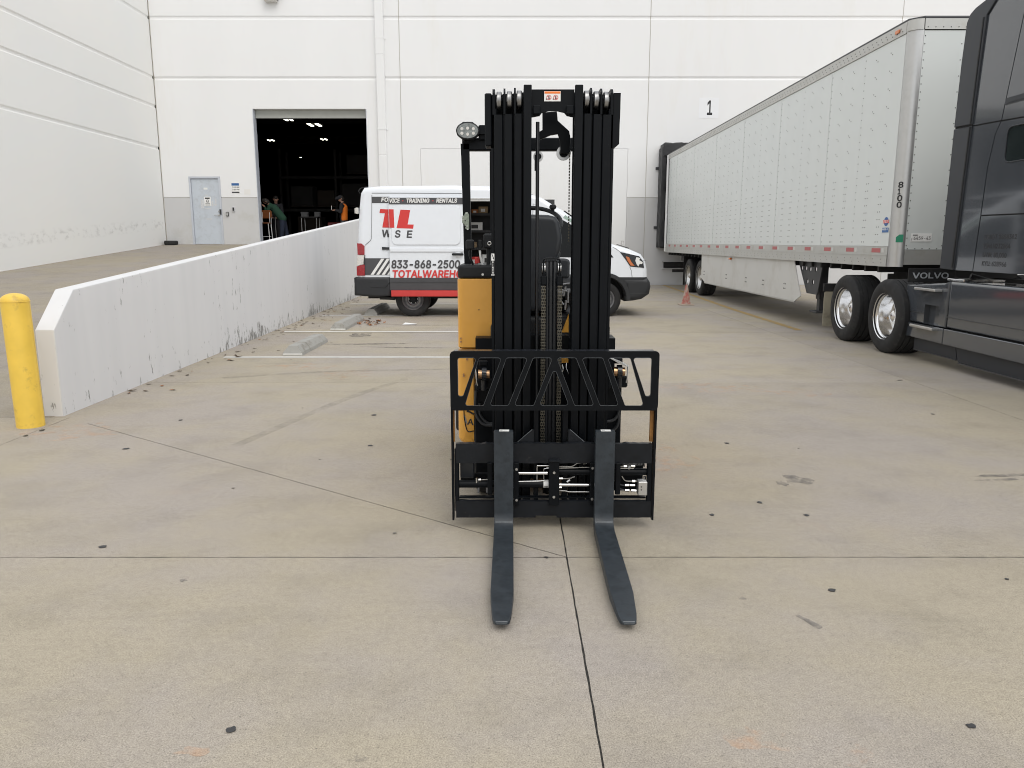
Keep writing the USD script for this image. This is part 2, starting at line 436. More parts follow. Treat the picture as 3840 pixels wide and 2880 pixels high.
# ------------------------------------------------------------------ ground
def concrete(name, light=1.0, fine=1.0):
    t1, t2 = np.array((0.386, 0.343, 0.269)) * light, np.array((0.368, 0.332, 0.296)) * light
    nodes = {
        'g': ('geometry', {}),
        'n1': ('noise_texture', {'scale': 0.55, 'detail': 6.0, 'roughness': 0.62}),
        'r1': ('rgb_ramp', {'ramp': [(0.42, tuple(t1)), (0.60, tuple(t2))]}),
        'n2': ('noise_texture', {'scale': 1.9, 'detail': 9.0, 'roughness': 0.68}),
        'r2': ('rgb_ramp', {'ramp': [(0.28, (0.85, 0.85, 0.85)), (0.5, (1.0, 1.0, 1.0)), (0.8, (1.06, 1.055, 1.045))]}),
        'x1': ('mix', {'mix_type': 'multiply', 'fac': 1.0}),
        'oi': ('object_info', {}), 'om': ('map_range', {'from_min': 0.0, 'from_max': 1.0, 'to_min': 0.955, 'to_max': 1.04, 'clamp': True}), 'oc': ('combine_color', {}), 'x0': ('mix', {'mix_type': 'multiply', 'fac': 1.0}),
        'n3': ('noise_texture', {'scale': 190.0, 'detail': 3.0, 'roughness': 0.8}),
        'r3': ('rgb_ramp', {'ramp': [(0.30, (0.34, 0.33, 0.31)), (0.45, (0.90, 0.90, 0.90)), (0.56, (1.08, 1.08, 1.07)), (0.72, (1.65, 1.63, 1.56))]}),
        'x2': ('mix', {'mix_type': 'multiply', 'fac': 0.9 * fine}),
        'n6': ('noise_texture', {'scale': 34.0, 'detail': 6.0, 'roughness': 0.85}),
        'r6': ('rgb_ramp', {'ramp': [(0.32, (0.84, 0.835, 0.83)), (0.5, (1.0, 1.0, 1.0)), (0.68, (1.13, 1.125, 1.115))]}),
        'x6': ('mix', {'mix_type': 'multiply', 'fac': 1.0}),
        'v': ('voronoi_texture', {'scale': 42.0, 'feature': 'f1'}),
        'vr': ('map_range', {'from_min': 0.07, 'from_max': 0.16, 'to_min': 0.55, 'to_max': 0.0, 'clamp': True}),
        'vs': ('separate_color', {}),
        'vl': ('math', {'math_type': 'less_than', 'value2': 0.32}),
        'vm': ('math', {'math_type': 'multiply'}),
        'x3': ('mix', {'color2': (0.085, 0.08, 0.075)}),
        # drag marks of tyres, mostly across the yard
        'mp': ('mapping', {'scale': (0.5, 3.2, 1.0), 'rotation': (0, 0, 0.35)}),
        'n4': ('noise_texture', {'scale': 1.5, 'detail': 5.0, 'roughness': 0.6, 'distortion': 0.4}),
        'm4': ('map_range', {'from_min': 0.58, 'from_max': 0.72, 'to_min': 0.0, 'to_max': 0.13, 'clamp': True}),
        'x4': ('mix', {'color2': (0.155, 0.145, 0.125)}),
        # rusty and pinkish stains
        'n5': ('noise_texture', {'scale': 0.8, 'detail': 7.0, 'roughness': 0.7}),
        'm5': ('map_range', {'from_min': 0.62, 'from_max': 0.74, 'to_min': 0.0, 'to_max': 0.22, 'clamp': True}),
        'x5': ('mix', {'color2': tuple(np.array((0.36, 0.25, 0.175)) * light)}),
        'b': ('bump', {'strength': 0.4, 'distance': 0.0022}),
        'p': ('principled_bsdf', {'roughness': 0.88, 'specular_ior_level': 0.3})}
    links = [('g.position', f'{k}.vector') for k in ('n1', 'n2', 'n3', 'v', 'mp', 'n5', 'n6')]
    links += [('mp.vector', 'n4.vector'), ('n1.fac', 'r1.fac'), ('n2.fac', 'r2.fac'), ('n3.fac', 'r3.fac'), ('n4.fac', 'm4.value'), ('n5.fac', 'm5.value'),
              ('r1.color', 'x1.color1'), ('r2.color', 'x1.color2'), ('n6.fac', 'r6.fac'), ('x1.color', 'x6.color1'), ('r6.color', 'x6.color2'), ('x6.color', 'x2.color1'), ('r3.color', 'x2.color2'),
              ('v.distance', 'vr.value'), ('v.color', 'vs.color'), ('vs.r', 'vl.value1'), ('vr.result', 'vm.value1'), ('vl.value', 'vm.value2'),
              ('vm.value', 'x3.fac'), ('x2.color', 'x3.color1'), ('m4.result', 'x4.fac'), ('x3.color', 'x4.color1'), ('m5.result', 'x5.fac'), ('x4.color', 'x5.color1'),
              ('oi.random', 'om.value'), ('om.result', 'oc.r'), ('om.result', 'oc.g'), ('om.result', 'oc.b'), ('x5.color', 'x0.color1'), ('oc.color', 'x0.color2'), ('x0.color', 'p.base_color'), ('n3.fac', 'b.height'), ('b.normal', 'p.normal')]
    return usdkit.material(stage, f'/World/Looks/{name}', nodes, links, surface='p.BSDF')

K['concrete'] = concrete('yard_concrete')
K['ramp'] = concrete('ramp_concrete', 0.86, 0.6)
K['filler'] = mat('joint_filler', (0.022, 0.020, 0.017), 0.9, var=0.5, vs=60, dirt=(0.12, 0.11, 0.09), dscale=25, dlo=0.62, dhi=0.75)

ground = thing('ground', 'weathered tan concrete yard of large slabs with dark joints', loc=(0, 0, 0), kind='structure')
part(ground, 'terrain', BX(-300, 300, -300, 300, -0.5, -0.032), K['concrete'], smooth=False)
part(ground, 'joint_filler', BX(-31, 31, -25, 27.6, -0.031, -0.0012), K['filler'], smooth=False)
XJ = [-30, -24, -18, -12.1, -8.0, -3.84, 0.265, 4.37, 8.47, 12.57, 18, 24, 30]
YJ = [-24, -18, -10.5, -5.85, -1.17, 3.505, 8.18, 12.86, 17.5, 22.2, 27.45]
def jitter(poly, seed):
    p = poly.segmentize(0.045) if hasattr(poly, 'segmentize') else poly
    c = np.array(p.exterior.coords)[:-1]
    q = np.column_stack([c * 14.0, np.full(len(c), seed * 3.1)])
    q2 = np.column_stack([c * 55.0, np.full(len(c), seed * 5.7)])
    d = (meshkit.noise(q, 1) - 0.5) * 0.005 + (meshkit.noise(q2, 2) - 0.5) * 0.004
    d2 = (meshkit.noise(q, 3) - 0.5) * 0.005 + (meshkit.noise(q2, 4) - 0.5) * 0.004
    return Polygon(c + np.column_stack([d, d2]))
RAMP_Y = 6.5
k = 0
for i in range(len(XJ) - 1):
    for j in range(len(YJ) - 1):
        x0, x1, y0, y1 = XJ[i], XJ[i + 1], YJ[j], YJ[j + 1]
        if x1 <= -3.8 and y0 > 8:
            continue
        if x1 <= -3.8 and y1 > RAMP_Y:
            y1 = RAMP_Y
        near = -4 < (x0 + x1) / 2 < 7 and -2 < (y0 + y1) / 2 < 12
        wx = lambda x: 0.0035 if abs(x - 0.265) < 0.01 else 0.0028
        wy = lambda y: 0.0042 if abs(y - 3.505) < 0.01 else 0.0024
        ps = [sbox(x0 + wx(x0), y0 + wy(y0), x1 - wx(x1), y1 - wy(y1))]
        if i == 5 and j == 5:                                       # the slab with a diagonal saw cut
            ps = [ps[0].union(sbox(-4.0, 6.504, -3.8, y1 - wy(y1)))]
            ps = [ps[0].difference(LineString([(0.40, 3.407), (-3.56, 6.287)]).buffer(0.0036))]
        if i == 5 and j > 6:
            ps = [sbox(-4.55, y0 + .002, x1 - wx(x1), y1 - .002)]
        elif i == 5 and j == 6:
            ps = [Polygon([(-4.06, y0 + .002), (x1 - wx(x1), y0 + .002), (x1 - wx(x1), y1 - .002), (-4.25, y1 - .002)])]
        for p in ps:
            k += 1
            if near and j < 6:
                p = jitter(p, k)
            part(ground, 'concrete_slab', PR(p, 'z', -0.03, rnd.uniform(0, 0.0012)), K['concrete'], smooth=False)

# painted lines
for y in (10.05, 12.97, 15.88, 18.88):
    p = sbox(-3.80 - 0.02 * (y - 10), y - 0.05, 1.66, y + 0.05)
    c = p.segmentize(0.08).exterior.coords[:-1]
    part(ground, 'parking_line', PR(Polygon([(a + rnd.uniform(-.004, .004), b + rnd.uniform(-.004, .004)) for a, b in c]), 'z', 0.0045, 0.0052), K['line_white'], smooth=False)
part(ground, 'loading_bay_line', PR([(4.89, 13.2), (5.01, 13.2), (5.05, 17.2), (5.40, 27.3), (5.29, 27.3), (4.92, 17.2)], 'z', 0.0045, 0.0052), K['line_yellow'], smooth=False)

# dark spots, scuffs and a few long tyre marks lying on the slabs
def blob(x, y, a, b, seed, ang=0.0, n=22, rough=0.5):
    r = random.Random(seed)
    ph = [r.uniform(0, 6.28) for _ in range(4)]
    am = [r.uniform(0.05, 0.22) * rough for _ in range(4)]
    P = []
    for i in range(n):
        t = i / n * 2 * math.pi
        s = 1 + sum(am[q] * math.sin((q + 2) * t + ph[q]) for q in range(4)) + r.uniform(-.12, .12) * rough
        u, v = a * s * math.cos(t), b * s * math.sin(t)
        P.append((x + u * math.cos(ang) - v * math.sin(ang), y + u * math.sin(ang) + v * math.cos(ang)))
    return Polygon(P).buffer(0)
faint = {}
def stain_mat(name, col, lo, hi, sc, most, st=(1, 1, 1)):
    return usdkit.material(stage, f'/World/Looks/{name}', {
        'g': ('geometry', {}), 'mp': ('mapping', {'scale': st}), 'n': ('noise_texture', {'scale': sc, 'detail': 6.0, 'roughness': 0.7}),
        'm': ('map_range', {'from_min': lo, 'from_max': hi, 'to_min': 0.0, 'to_max': most, 'clamp': True}),
        't': ('transparent_bsdf', {}), 'd': ('diffuse_bsdf', {'color': col}), 'x': ('mix_closure', {})},
        [('g.position', 'mp.vector'), ('mp.vector', 'n.vector'), ('n.fac', 'm.value'), ('m.result', 'x.fac'), ('t.BSDF', 'x.closure1'), ('d.BSDF', 'x.closure2')], surface='x.closure')
K['oil'] = stain_mat('old_oil_stain', (0.10, 0.095, 0.09), 0.38, 0.66, 9, 0.42)
K['scuff'] = stain_mat('tyre_scuff', (0.12, 0.115, 0.10), 0.36, 0.74, 5, 0.15)
K['rust'] = stain_mat('rust_stain', (0.42, 0.24, 0.13), 0.5, 0.8, 7, 0.22)
K['chip'] = mat('worn_slab_chip', (0.16, 0.15, 0.13), 0.9, var=0.4, vs=50)
SPOTS = [(-0.877, 2.164, .021, .019), (1.445, 2.183, .019, .016), (1.399, 3.142, .022, .019), (-2.045, 3.63, .023, .023), (1.641, 4.08, .018, .02), (1.448, 4.295, .019, .022), (1.116, 4.086, .017, .02),
         (1.625, 5.639, .021, .025), (0.498, 6.512, .018, .024), (2.235, 3.255, .013, .01), (-3.80, 6.046, .024, .04), (-3.82, 5.865, .022, .028), (-1.06, 5.572, .024, .02), (-1.214, 6.603, .029, .034),
         (-2.833, 6.407, .020, .026), (-2.843, 5.481, .03, .025), (3.722, 6.64, .02, .018), (0.165, 3.498, .014, .012)]
for q, (x, y, a, b) in enumerate(SPOTS):
    part(ground, 'tar_spot', PR(blob(x, y, a * .75, b * .75, q), 'z', 0.003, 0.0042), K['tar'], smooth=False)
sm = [PR(blob(rnd.uniform(-3.6, 5.5), rnd.uniform(1.9, 12), rnd.uniform(.004, .011), rnd.uniform(.004, .012), 100 + q, n=9), 'z', 0.003, 0.004) for q in range(16)]
part(ground, 'specks', sm, K['chip'], kind='stuff', smooth=False)
for q, (x, y, a, b, an) in enumerate([(1.835, 4.731, .09, .08, 0), (1.705, 4.654, .03, .045, 0), (3.25, 4.83, .24, .028, .1), (3.2, 4.74, .2, .02, .1), (1.194, 2.855, .014, .07, .5), (0.983, 3.063, .016, .012, 0), (-0.451, 2.026, .026, .013, .2),
                                      (-2.48, 12.5, .20, .24, 0), (-2.1, 11.4, .5, .07, .1), (-1.5, 11.0, .6, .05, -.1), (-1.481, 3.24, .016, .013, 0), (4.27, 8.33, .05, .02, .6)]):
    part(ground, 'oil_stain', PR(blob(x, y, a, b, 300 + q, an, rough=0.9), 'z', 0.003, 0.0036), K['oil'], smooth=False)
for q, (pts, w) in enumerate([([(-1.2, 8.4), (-1.63, 7.25), (-2.06, 5.6)], .045), ([(-3.2, 8.5), (-2.2, 8.9), (-.6, 9.1)], .05),
                               
                              ([(-2.7, 14.3), (-1.4, 14.0), (0.5, 14.4)], .08)]):
    part(ground, 'tyre_mark', PR(LineString(SP(pts, 7)[:, :2] if len(pts[0]) == 3 else SP([(a, b, 0) for a, b in pts], 7)[:, :2]).buffer(w), 'z', 0.0016, 0.0022 + q * 0.0001), K['scuff'], smooth=False)
for q, (x, y, a, b) in enumerate([(-1.9, 8.7, .35, .3), (-2.6, 9.3, .5, .25), (2.1, 7.9, .5, .3), (1.1, 5.2, .16, .4), (0.75, 2.12, .1, .06), (1.0, 2.05, .07, .05), (-3.55, 6.0, .4, .25), (-0.95, 2.06, .05, .02), (2.9, 7.6, .3, .2)]):
    part(ground, 'rust_stain', PR(blob(x, y, a, b, 500 + q, rough=.9), 'z', 0.0024, 0.0029), K['rust'], smooth=False)

# the access ramp behind the low wall
RS = 1.42 / 21.0
def ramp_z(y):
    return max(0.0, (y - RAMP_Y) * RS)
ramp = thing('ramp', 'sloping concrete drive rising behind the low white wall to the warehouse door', loc=(-8, 6.5, 0), kind='structure')
ys = [6.502, 11.6, 16.9, 22.1, 27.52]
for a, b in zip(ys[:-1], ys[1:]):
    for x0, x1 in ((-12.15, -8.1), (-8.094, -3.9)):
        m = PR([(a + .003, -0.02), (b - .003, -0.02), (b - .003, ramp_z(b)), (a + .003, ramp_z(a))], 'x', x0, x1)
        if x1 > -4:
            v = np.array(m.vertices); v[:, 0] = np.where(v[:, 0] > -4, -4.0 - .0241 * (v[:, 1] - 6.56), v[:, 0]); m.vertices = v
        part(ramp, 'concrete_slab', m, K['ramp'], smooth=False)

# ------------------------------------------------------------------ the low white wall beside the ramp
def peel_mat():
    nodes = {'g': ('geometry', {}), 'sx': ('separate_xyz', {}),
             'mp': ('mapping', {'scale': (13.0, 13.0, 4.2)}), 'n': ('noise_texture', {'scale': 1.0, 'detail': 7.0, 'roughness': 0.72}),
             'mq': ('mapping', {'scale': (0.5, 0.55, 0.12)}), 'w': ('noise_texture', {'scale': 1.0, 'detail': 3.0}),
             'low': ('map_range', {'from_min': 0.0, 'from_max': 0.34, 'to_min': 0.145, 'to_max': 0.0, 'clamp': True}),
             'far': ('map_range', {'from_min': 6.5, 'from_max': 12.0, 'to_min': 0.25, 'to_max': 1.0, 'clamp': True}),
             'lf': ('math', {'math_type': 'multiply'}),
             'wr': ('map_range', {'from_min': 0.46, 'from_max': 0.66, 'to_min': 0.0, 'to_max': 0.10, 'clamp': True}),
             'a': ('math', {'math_type': 'add'}), 'a2': ('math', {'math_type': 'add'}),
             'th': ('map_range', {'from_min': 0.665, 'from_max': 0.70, 'to_min': 0.0, 'to_max': 1.0, 'clamp': True}),
             'st': ('mapping', {'scale': (3.0, 3.0, 0.28)}), 'sn': ('noise_texture', {'scale': 1.0, 'detail': 5.0}),
             'sr': ('rgb_ramp', {'ramp': [(0.3, (0.68, 0.683, 0.69)), (0.5, (0.705, 0.705, 0.712)), (0.72, (0.725, 0.725, 0.73))]}),
             'pc': ('noise_texture', {'scale': 30.0, 'detail': 2.0}), 'pr': ('rgb_ramp', {'ramp': [(0.3, (0.20, 0.20, 0.195)), (0.7, (0.34, 0.335, 0.32))]}),
             'x': ('mix', {}), 'b': ('bump', {'strength': 0.5, 'distance': 0.003, 'invert': True}), 'p': ('principled_bsdf', {'roughness': 0.7})}
    links = [('g.position', 'sx.vector'), ('g.position', 'mp.vector'), ('mp.vector', 'n.vector'), ('g.position', 'mq.vector'), ('mq.vector', 'w.vector'), ('sx.z', 'low.value'), ('sx.y', 'far.value'),
             ('low.result', 'lf.value1'), ('far.result', 'lf.value2'), ('w.fac', 'wr.value'), ('n.fac', 'a.value1'), ('lf.value', 'a.value2'), ('a.value', 'a2.value1'), ('wr.result', 'a2.value2'), ('a2.value', 'th.value'),
             ('g.position', 'st.vector'), ('st.vector', 'sn.vector'), ('sn.fac', 'sr.fac'), ('g.position', 'pc.vector'), ('pc.fac', 'pr.fac'),
             ('sr.color', 'x.color1'), ('pr.color', 'x.color2'), ('th.result', 'x.fac'), ('x.color', 'p.base_color'), ('th.result', 'b.height'), ('b.normal', 'p.normal')]
    return usdkit.material(stage, '/World/Looks/peeling_white_wall_paint', nodes, links, surface='p.BSDF')
K['peel'] = peel_mat()
rw = RPX(Polygon([(6.56, -0.3), (27.44, -0.3), (27.44, 2.47), (6.93, 1.083), (6.56, 0.757)]), -0.171, 0.0, 0.018, 'x', n=2)
v = np.array(rw.vertices)
v[:, 0] += -3.922 - 0.0241 * (v[:, 1] - 6.56)
rw.vertices = v
solo('ramp_wall', rw, K['peel'], 'low white concrete wall with chamfered end and peeling paint beside the ramp', 'wall', (-4, 6.6, 0))

# ------------------------------------------------------------------ bollard
bol = thing('bollard', 'yellow painted domed steel bollard in front of the low wall end', 'bollard', (-3.985, 6.2, 0))
prof = [(0, -0.1), (0.104, -0.1), (0.104, 1.035)] + [(0.104 * math.cos(t), 1.035 + 0.062 * math.sin(t)) for t in np.linspace(0.1, math.pi / 2 - .02, 9)] + [(0, 1.098)]
pm = LA(prof, 'z', (-3.985, 6.2, 0), 36)
v = np.array(pm.vertices); v[:, 0] -= v[:, 2] * 0.012; pm.vertices = v
part(bol, 'post', pm, K['yellow_bollard'], smooth=40)
part(bol, 'weld_ring', TU([(-3.998 + .1045 * math.cos(t), 6.2 + .1045 * math.sin(t), 1.03) for t in np.linspace(0, 2 * math.pi, 40)[:-1]], .004, 6, True), K['yellow_bollard'])

# ------------------------------------------------------------------ wheel stops
def stop_mesh(L, x, y):
    sec = [(-.135, 0), (.135, 0), (.125, .045), (.062, .128), (-.062, .128), (-.125, .045)]
    m = PR(sec, 'y', y, y + L)
    V, F = trimesh.remesh.subdivide_to_size(m.vertices, m.faces, 0.09)
    m = trimesh.Trimesh(V, F, process=True); m.merge_vertices()
    V = np.array(m.vertices)
    c = np.array([0, y + L / 2, 0.06])
    d = (meshkit.fbm(V * 9.0, 3, 4) - .5)[:, None] * .03
    e = np.abs(V[:, 1] - (y + L / 2)) > L / 2 - 0.03
    dirv = np.column_stack([V[:, 0] * 3, np.where(e, np.sign(V[:, 1] - c[1]) * .25, 0), (V[:, 2] - .05) * 3])
    V = V + d * dirv
    V[:, 1] -= np.where(e & (V[:, 1] < c[1]), 0, 0) 
    V[:, 1] += np.where(V[:, 1] < y + .02, V[:, 2] * .35, np.where(V[:, 1] > y + L - .02, -V[:, 2] * .35, 0))
    V[:, 2] = np.maximum(V[:, 2], 0.0)
    V[:, 0] += x
    m.vertices = V
    return m
for L, x, y, lab in ((1.45, -2.94, 10.2, 'grey concrete wheel stop nearest the camera, between the first two white lines'),
                     (1.75, -3.0, 13.2, 'grey concrete wheel stop between the second and third white lines'),
                     (1.75, -2.93, 15.95, 'grey concrete wheel stop under the rear of the white van')):
    s = thing('wheel_stop', lab, 'wheel stop', (x, y, 0), 'concrete wheel stops along the low wall')
    part(s, 'concrete_bar', stop_mesh(L, x, y), K['stop'], smooth=22)
    if y < 14:
        part(s, 'painted_foot', BX(x - .128, x + .128, y - .008, y + .008, 0.006, .03), K['line_white'], smooth=False)

# dry leaves and paper scraps
lv, lo = [], []
for q in range(150):
    y = 7.5 + 14.5 * rnd.random() ** 0.8
    x = -3.92 - 0.0241 * (y - 6.56) + abs(rnd.gauss(0, 0.22 if q % 3 else .7)) + .03
    s, a = rnd.uniform(.018, .05), rnd.uniform(0, 6.28)
    P = np.array([(-1, 0, .1), (-.3, .42, .25), (.5, .35, .12), (1, 0, .35), (.4, -.4, .2), (-.4, -.36, .08)]) * s
    P = P @ np.array([[math.cos(a), math.sin(a), 0], [-math.sin(a), math.cos(a), 0], [0, 0, 1]])
    P[:, 2] = np.abs(P[:, 2]) * rnd.uniform(.3, 1.1) + .004
    (lo if q % 9 == 0 else lv).append(sheet(P + [x, y, 0]))
for q in range(26):
    a, s = rnd.uniform(0, 6.28), rnd.uniform(.03, .06)
    P = np.array([(-1, 0, .2), (-.3, .5, .6), (.5, .4, .2), (1, 0, .7), (.4, -.5, .4), (-.4, -.4, .1)]) * s
    P = P @ np.array([[math.cos(a), math.sin(a), 0], [-math.sin(a), math.cos(a), 0], [0, 0, 1]])
    P[:, 2] = np.abs(P[:, 2]) + .005
    (lo if q % 3 else lv).append(sheet(P + [rnd.gauss(-2.62, .12), rnd.gauss(14.5, .3), 0]))
solo('leaves', lv, K['leaf'], 'dry brown leaves blown along the foot of the low wall', 'leaves', (-3.8, 13, 0), kind='stuff', smooth=False)
solo('orange_leaves', lo, K['leaf_orange'], 'small orange leaves beside the wheel stops and low wall', 'leaves', (-3, 14, 0), kind='stuff', smooth=False)
solo('paper_scrap', sheet([(-2.02, 14.1, .006), (-1.78, 14.08, .012), (-1.76, 14.22, .008), (-1.98, 14.24, .03)]), K['paper'], 'white scrap of paper on the concrete near the van', 'paper', (-1.9, 14.15, 0), smooth=False)

# ------------------------------------------------------------------ warehouse
W = 27.5
TOP = 11.3
bld = thing('warehouse_building', 'white tilt-up concrete warehouse with grey base band, roller door and dock', 'warehouse', (0, W, 0))
def profile(z0, z1, revs, th=0.3):
    P = [(W + th, z0), (W + th, z1), (W, z1)]
    for z in sorted([r for r in revs if z0 < r < z1], reverse=True):
        P += [(W, z + .062), (W + .03, z + .026), (W + .03, z - .026), (W, z - .062)]
    return P + [(W, z0)]
OPEN = [BX(-8.86, -4.97, W - 1, W + 1, 0.6, 5.965), BX(-11.217, -10.12, W - 1, W + 1, 0.6, 3.731)]
REV = (6.952, 8.872)
xs = [-12.13, -3.79, 4.64, 13.07, 21.5, 30]
for i in range(5):
    a, b = xs[i] + .011, xs[i + 1] - .011
    up = PR(profile(3.025, TOP, REV), 'x', a, b)
    lowm = PR(profile(-0.3, 3.005, ()), 'x', a, b)
    if i == 0:
        up, lowm = cut(up, *OPEN), cut(lowm, *OPEN)
    if i == 1:
        kz = 4.657
        kn = BX(-3.155, 4.0, W - 1, W + 1, -1, kz)
        part(bld, 'knockout_panel', PR(profile(-0.3, kz - .008, ()), 'x', -3.155 + .008, 4.0 - .008), K['wall_white'], smooth=False)
        up, lowm = cut(up, kn), cut(lowm, kn)
    part(bld, 'wall_panel', up, K['wall_white'], smooth=False)
    for piece in (lowm.split(only_watertight=False) if i == 1 else [lowm]):
        part(bld, 'base_panel', piece, K['wall_grey'], label='grey painted wall base', smooth=False)
part(bld, 'joint_sealant', BX(-12.149, -12.119, W + .004, W + .1, 0, TOP), K['joint'], smooth=False)
for x in xs[1:-1]:
    part(bld, 'joint_sealant', BX(x - .0105, x + .0105, W + .014, W + .1, 0, TOP), K['joint'], smooth=False)
part(bld, 'joint_backing', [BX(-12.1, -11.25, W + .02, W + .05, 3.004, 3.026), BX(-10.1, -8.9, W + .02, W + .05, 3.004, 3.026), BX(-4.9, 29.9, W + .02, W + .05, 3.004, 3.026)], K['joint'], smooth=False)
part(bld, 'coping', BX(-12.2, 30, W - .02, W + .4, TOP + .002, TOP + .08), K['alu'], smooth=False)
# the wing on the left
def smudge_mat():
    nodes = {'g': ('geometry', {}), 'sx': ('separate_xyz', {}), 'n0': ('noise_texture', {'scale': 0.3, 'detail': 4.0}),
             'r0': ('rgb_ramp', {'ramp': [(0.35, (0.80, 0.805, 0.79)), (0.65, (0.83, 0.82, 0.79))]}),
             'mp': ('mapping', {'scale': (1.0, 4.2, 7.0)}), 'n': ('noise_texture', {'scale': 1.0, 'detail': 6.0, 'roughness': 0.62}),
             'm': ('map_range', {'from_min': 0.50, 'from_max': 0.72, 'to_min': 0.0, 'to_max': 0.5, 'clamp': True}),
             'sl': ('math', {'math_type': 'multiply_add', 'value2': -0.0676, 'value3': 0.44}), 'hz': ('math', {'math_type': 'add'}),
             'd1': ('map_range', {'from_min': 0.50, 'from_max': 0.62, 'to_min': 0.0, 'to_max': 1.0, 'clamp': True}), 'd2': ('map_range', {'from_min': 0.92, 'from_max': 0.76, 'to_min': 0.0, 'to_max': 1.0, 'clamp': True}),
             'dd': ('math', {'math_type': 'multiply'}), 'mm': ('math', {'math_type': 'multiply'}),
             'mp2': ('mapping', {'scale': (1.0, 2.4, 3.4)}), 'n2': ('noise_texture', {'scale': 2.0, 'detail': 5.0, 'roughness': 0.75}),
             'm2': ('map_range', {'from_min': 0.70, 'from_max': 0.74, 'to_min': 0.0, 'to_max': 0.55, 'clamp': True}), 'l2': ('map_range', {'from_min': 2.2, 'from_max': 0.2, 'to_min': 0.0, 'to_max': 1.0, 'clamp': True}), 'q2': ('math', {'math_type': 'multiply'}),
             'mx': ('math', {'math_type': 'maximum'}), 'x': ('mix', {'color2': (0.34, 0.335, 0.32)}), 'p': ('principled_bsdf', {'roughness': 0.75})}
    links = [('g.position', 'sx.vector'), ('g.position', 'n0.vector'), ('n0.fac', 'r0.fac'), ('g.position', 'mp.vector'), ('mp.vector', 'n.vector'), ('n.fac', 'm.value'),
             ('sx.y', 'sl.value1'), ('sl.value', 'hz.value1'), ('sx.z', 'hz.value2'), ('hz.value', 'd1.value'), ('hz.value', 'd2.value'), ('d1.result', 'dd.value1'), ('d2.result', 'dd.value2'), ('dd.value', 'mm.value1'), ('m.result', 'mm.value2'),
             ('g.position', 'mp2.vector'), ('mp2.vector', 'n2.vector'), ('n2.fac', 'm2.value'), ('hz.value', 'l2.value'), ('m2.result', 'q2.value1'), ('l2.result', 'q2.value2'),
             ('mm.value', 'mx.value1'), ('q2.value', 'mx.value2'), ('mx.value', 'x.fac'), ('r0.color', 'x.color1'), ('x.color', 'p.base_color')]
    return usdkit.material(stage, '/World/Looks/scuffed_wing_paint', nodes, links, surface='p.BSDF')
K['wing'] = smudge_mat()
wing = thing('warehouse_wing', 'tall cream white side wall of the warehouse with horizontal grooves and scuffs near its foot', 'warehouse', (-12.2, 14, 0))
def wprofile(z0, z1, revs):
    P = [(-12.45, z0), (-12.15, z0)]
    for z in sorted(revs):
        P += [(-12.15, z - .062), (-12.18, z - .026), (-12.18, z + .026), (-12.15, z + .062)]
    return P + [(-12.15, z1), (-12.45, z1)]
for a, b in ((W - 15.9, W - .012), (W - 27, W - 15.92), (W - 40, W - 27.02)):
    part(wing, 'wall_panel', PR(wprofile(-.3, TOP, (4.665, 6.034, 6.975, 8.872)), 'y', a, b), K['wing'], smooth=False)
part(wing, 'coping', BX(-12.5, -12.13, W - 40, W - .1, TOP + .002, TOP + .08), K['alu'], smooth=False)

# big door opening: steel frame, lifted door, dark hall behind
part(bld, 'jamb', BX(-8.857, -8.84, W - .012, W + .299, 1.42, 5.96), K['frame_paint'], smooth=False)
part(bld, 'jamb', BX(-4.99, -4.973, W - .012, W + .299, 1.42, 5.96), K['frame_paint'], smooth=False)
od = holder(bld, 'overhead_door')
part(od, 'door_section', BX(-8.83, -5.0, W + .2, W + .25, 5.69, 6.3, .004), mat('grey_door_section', (0.40, 0.41, 0.38), .5, var=.06), smooth=False)
part(od, 'bottom_seal', BX(-8.83, -5.0, W + .205, W + .245, 5.665, 5.689), K['rubber'], smooth=False)
HX0, HX1, HY1, HZ = -26, 8, 64, 9.4
hall = holder(bld, 'hall')
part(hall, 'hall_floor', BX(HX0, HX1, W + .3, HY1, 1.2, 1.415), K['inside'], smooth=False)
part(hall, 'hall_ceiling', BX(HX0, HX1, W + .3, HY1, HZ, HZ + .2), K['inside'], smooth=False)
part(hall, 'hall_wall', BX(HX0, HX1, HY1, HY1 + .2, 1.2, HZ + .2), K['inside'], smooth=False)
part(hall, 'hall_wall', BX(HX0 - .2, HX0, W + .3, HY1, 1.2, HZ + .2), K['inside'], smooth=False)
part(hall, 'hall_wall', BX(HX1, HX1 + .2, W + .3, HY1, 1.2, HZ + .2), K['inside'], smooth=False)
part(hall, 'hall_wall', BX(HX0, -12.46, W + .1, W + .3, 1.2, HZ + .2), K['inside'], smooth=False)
for y in (35, 44, 53):
    part(hall, 'roof_beam', BX(-20, 6, y, y + .25, 7.9, 8.4), K['inside2'], smooth=False)
K['lamp'] = glow('lit_high_bay_lamp', (1.0, 0.97, 0.80), 2.2)
LAMPS = [(-10.27, 41.75, 1.5, 'largest, brightest of the lit ceiling lamps seen inside the warehouse door'), (-11.13, 40.03, .9, 'lit ceiling lamp highest up inside the warehouse door'),
         (-11.15, 47.47, .8, 'lit ceiling lamp furthest right inside the warehouse door'), (-14.44, 47.91, .8, 'lit ceiling lamp furthest left inside the warehouse door'), (-15.22, 57.43, .28, 'tiny farthest lamp glowing deep inside the warehouse')]
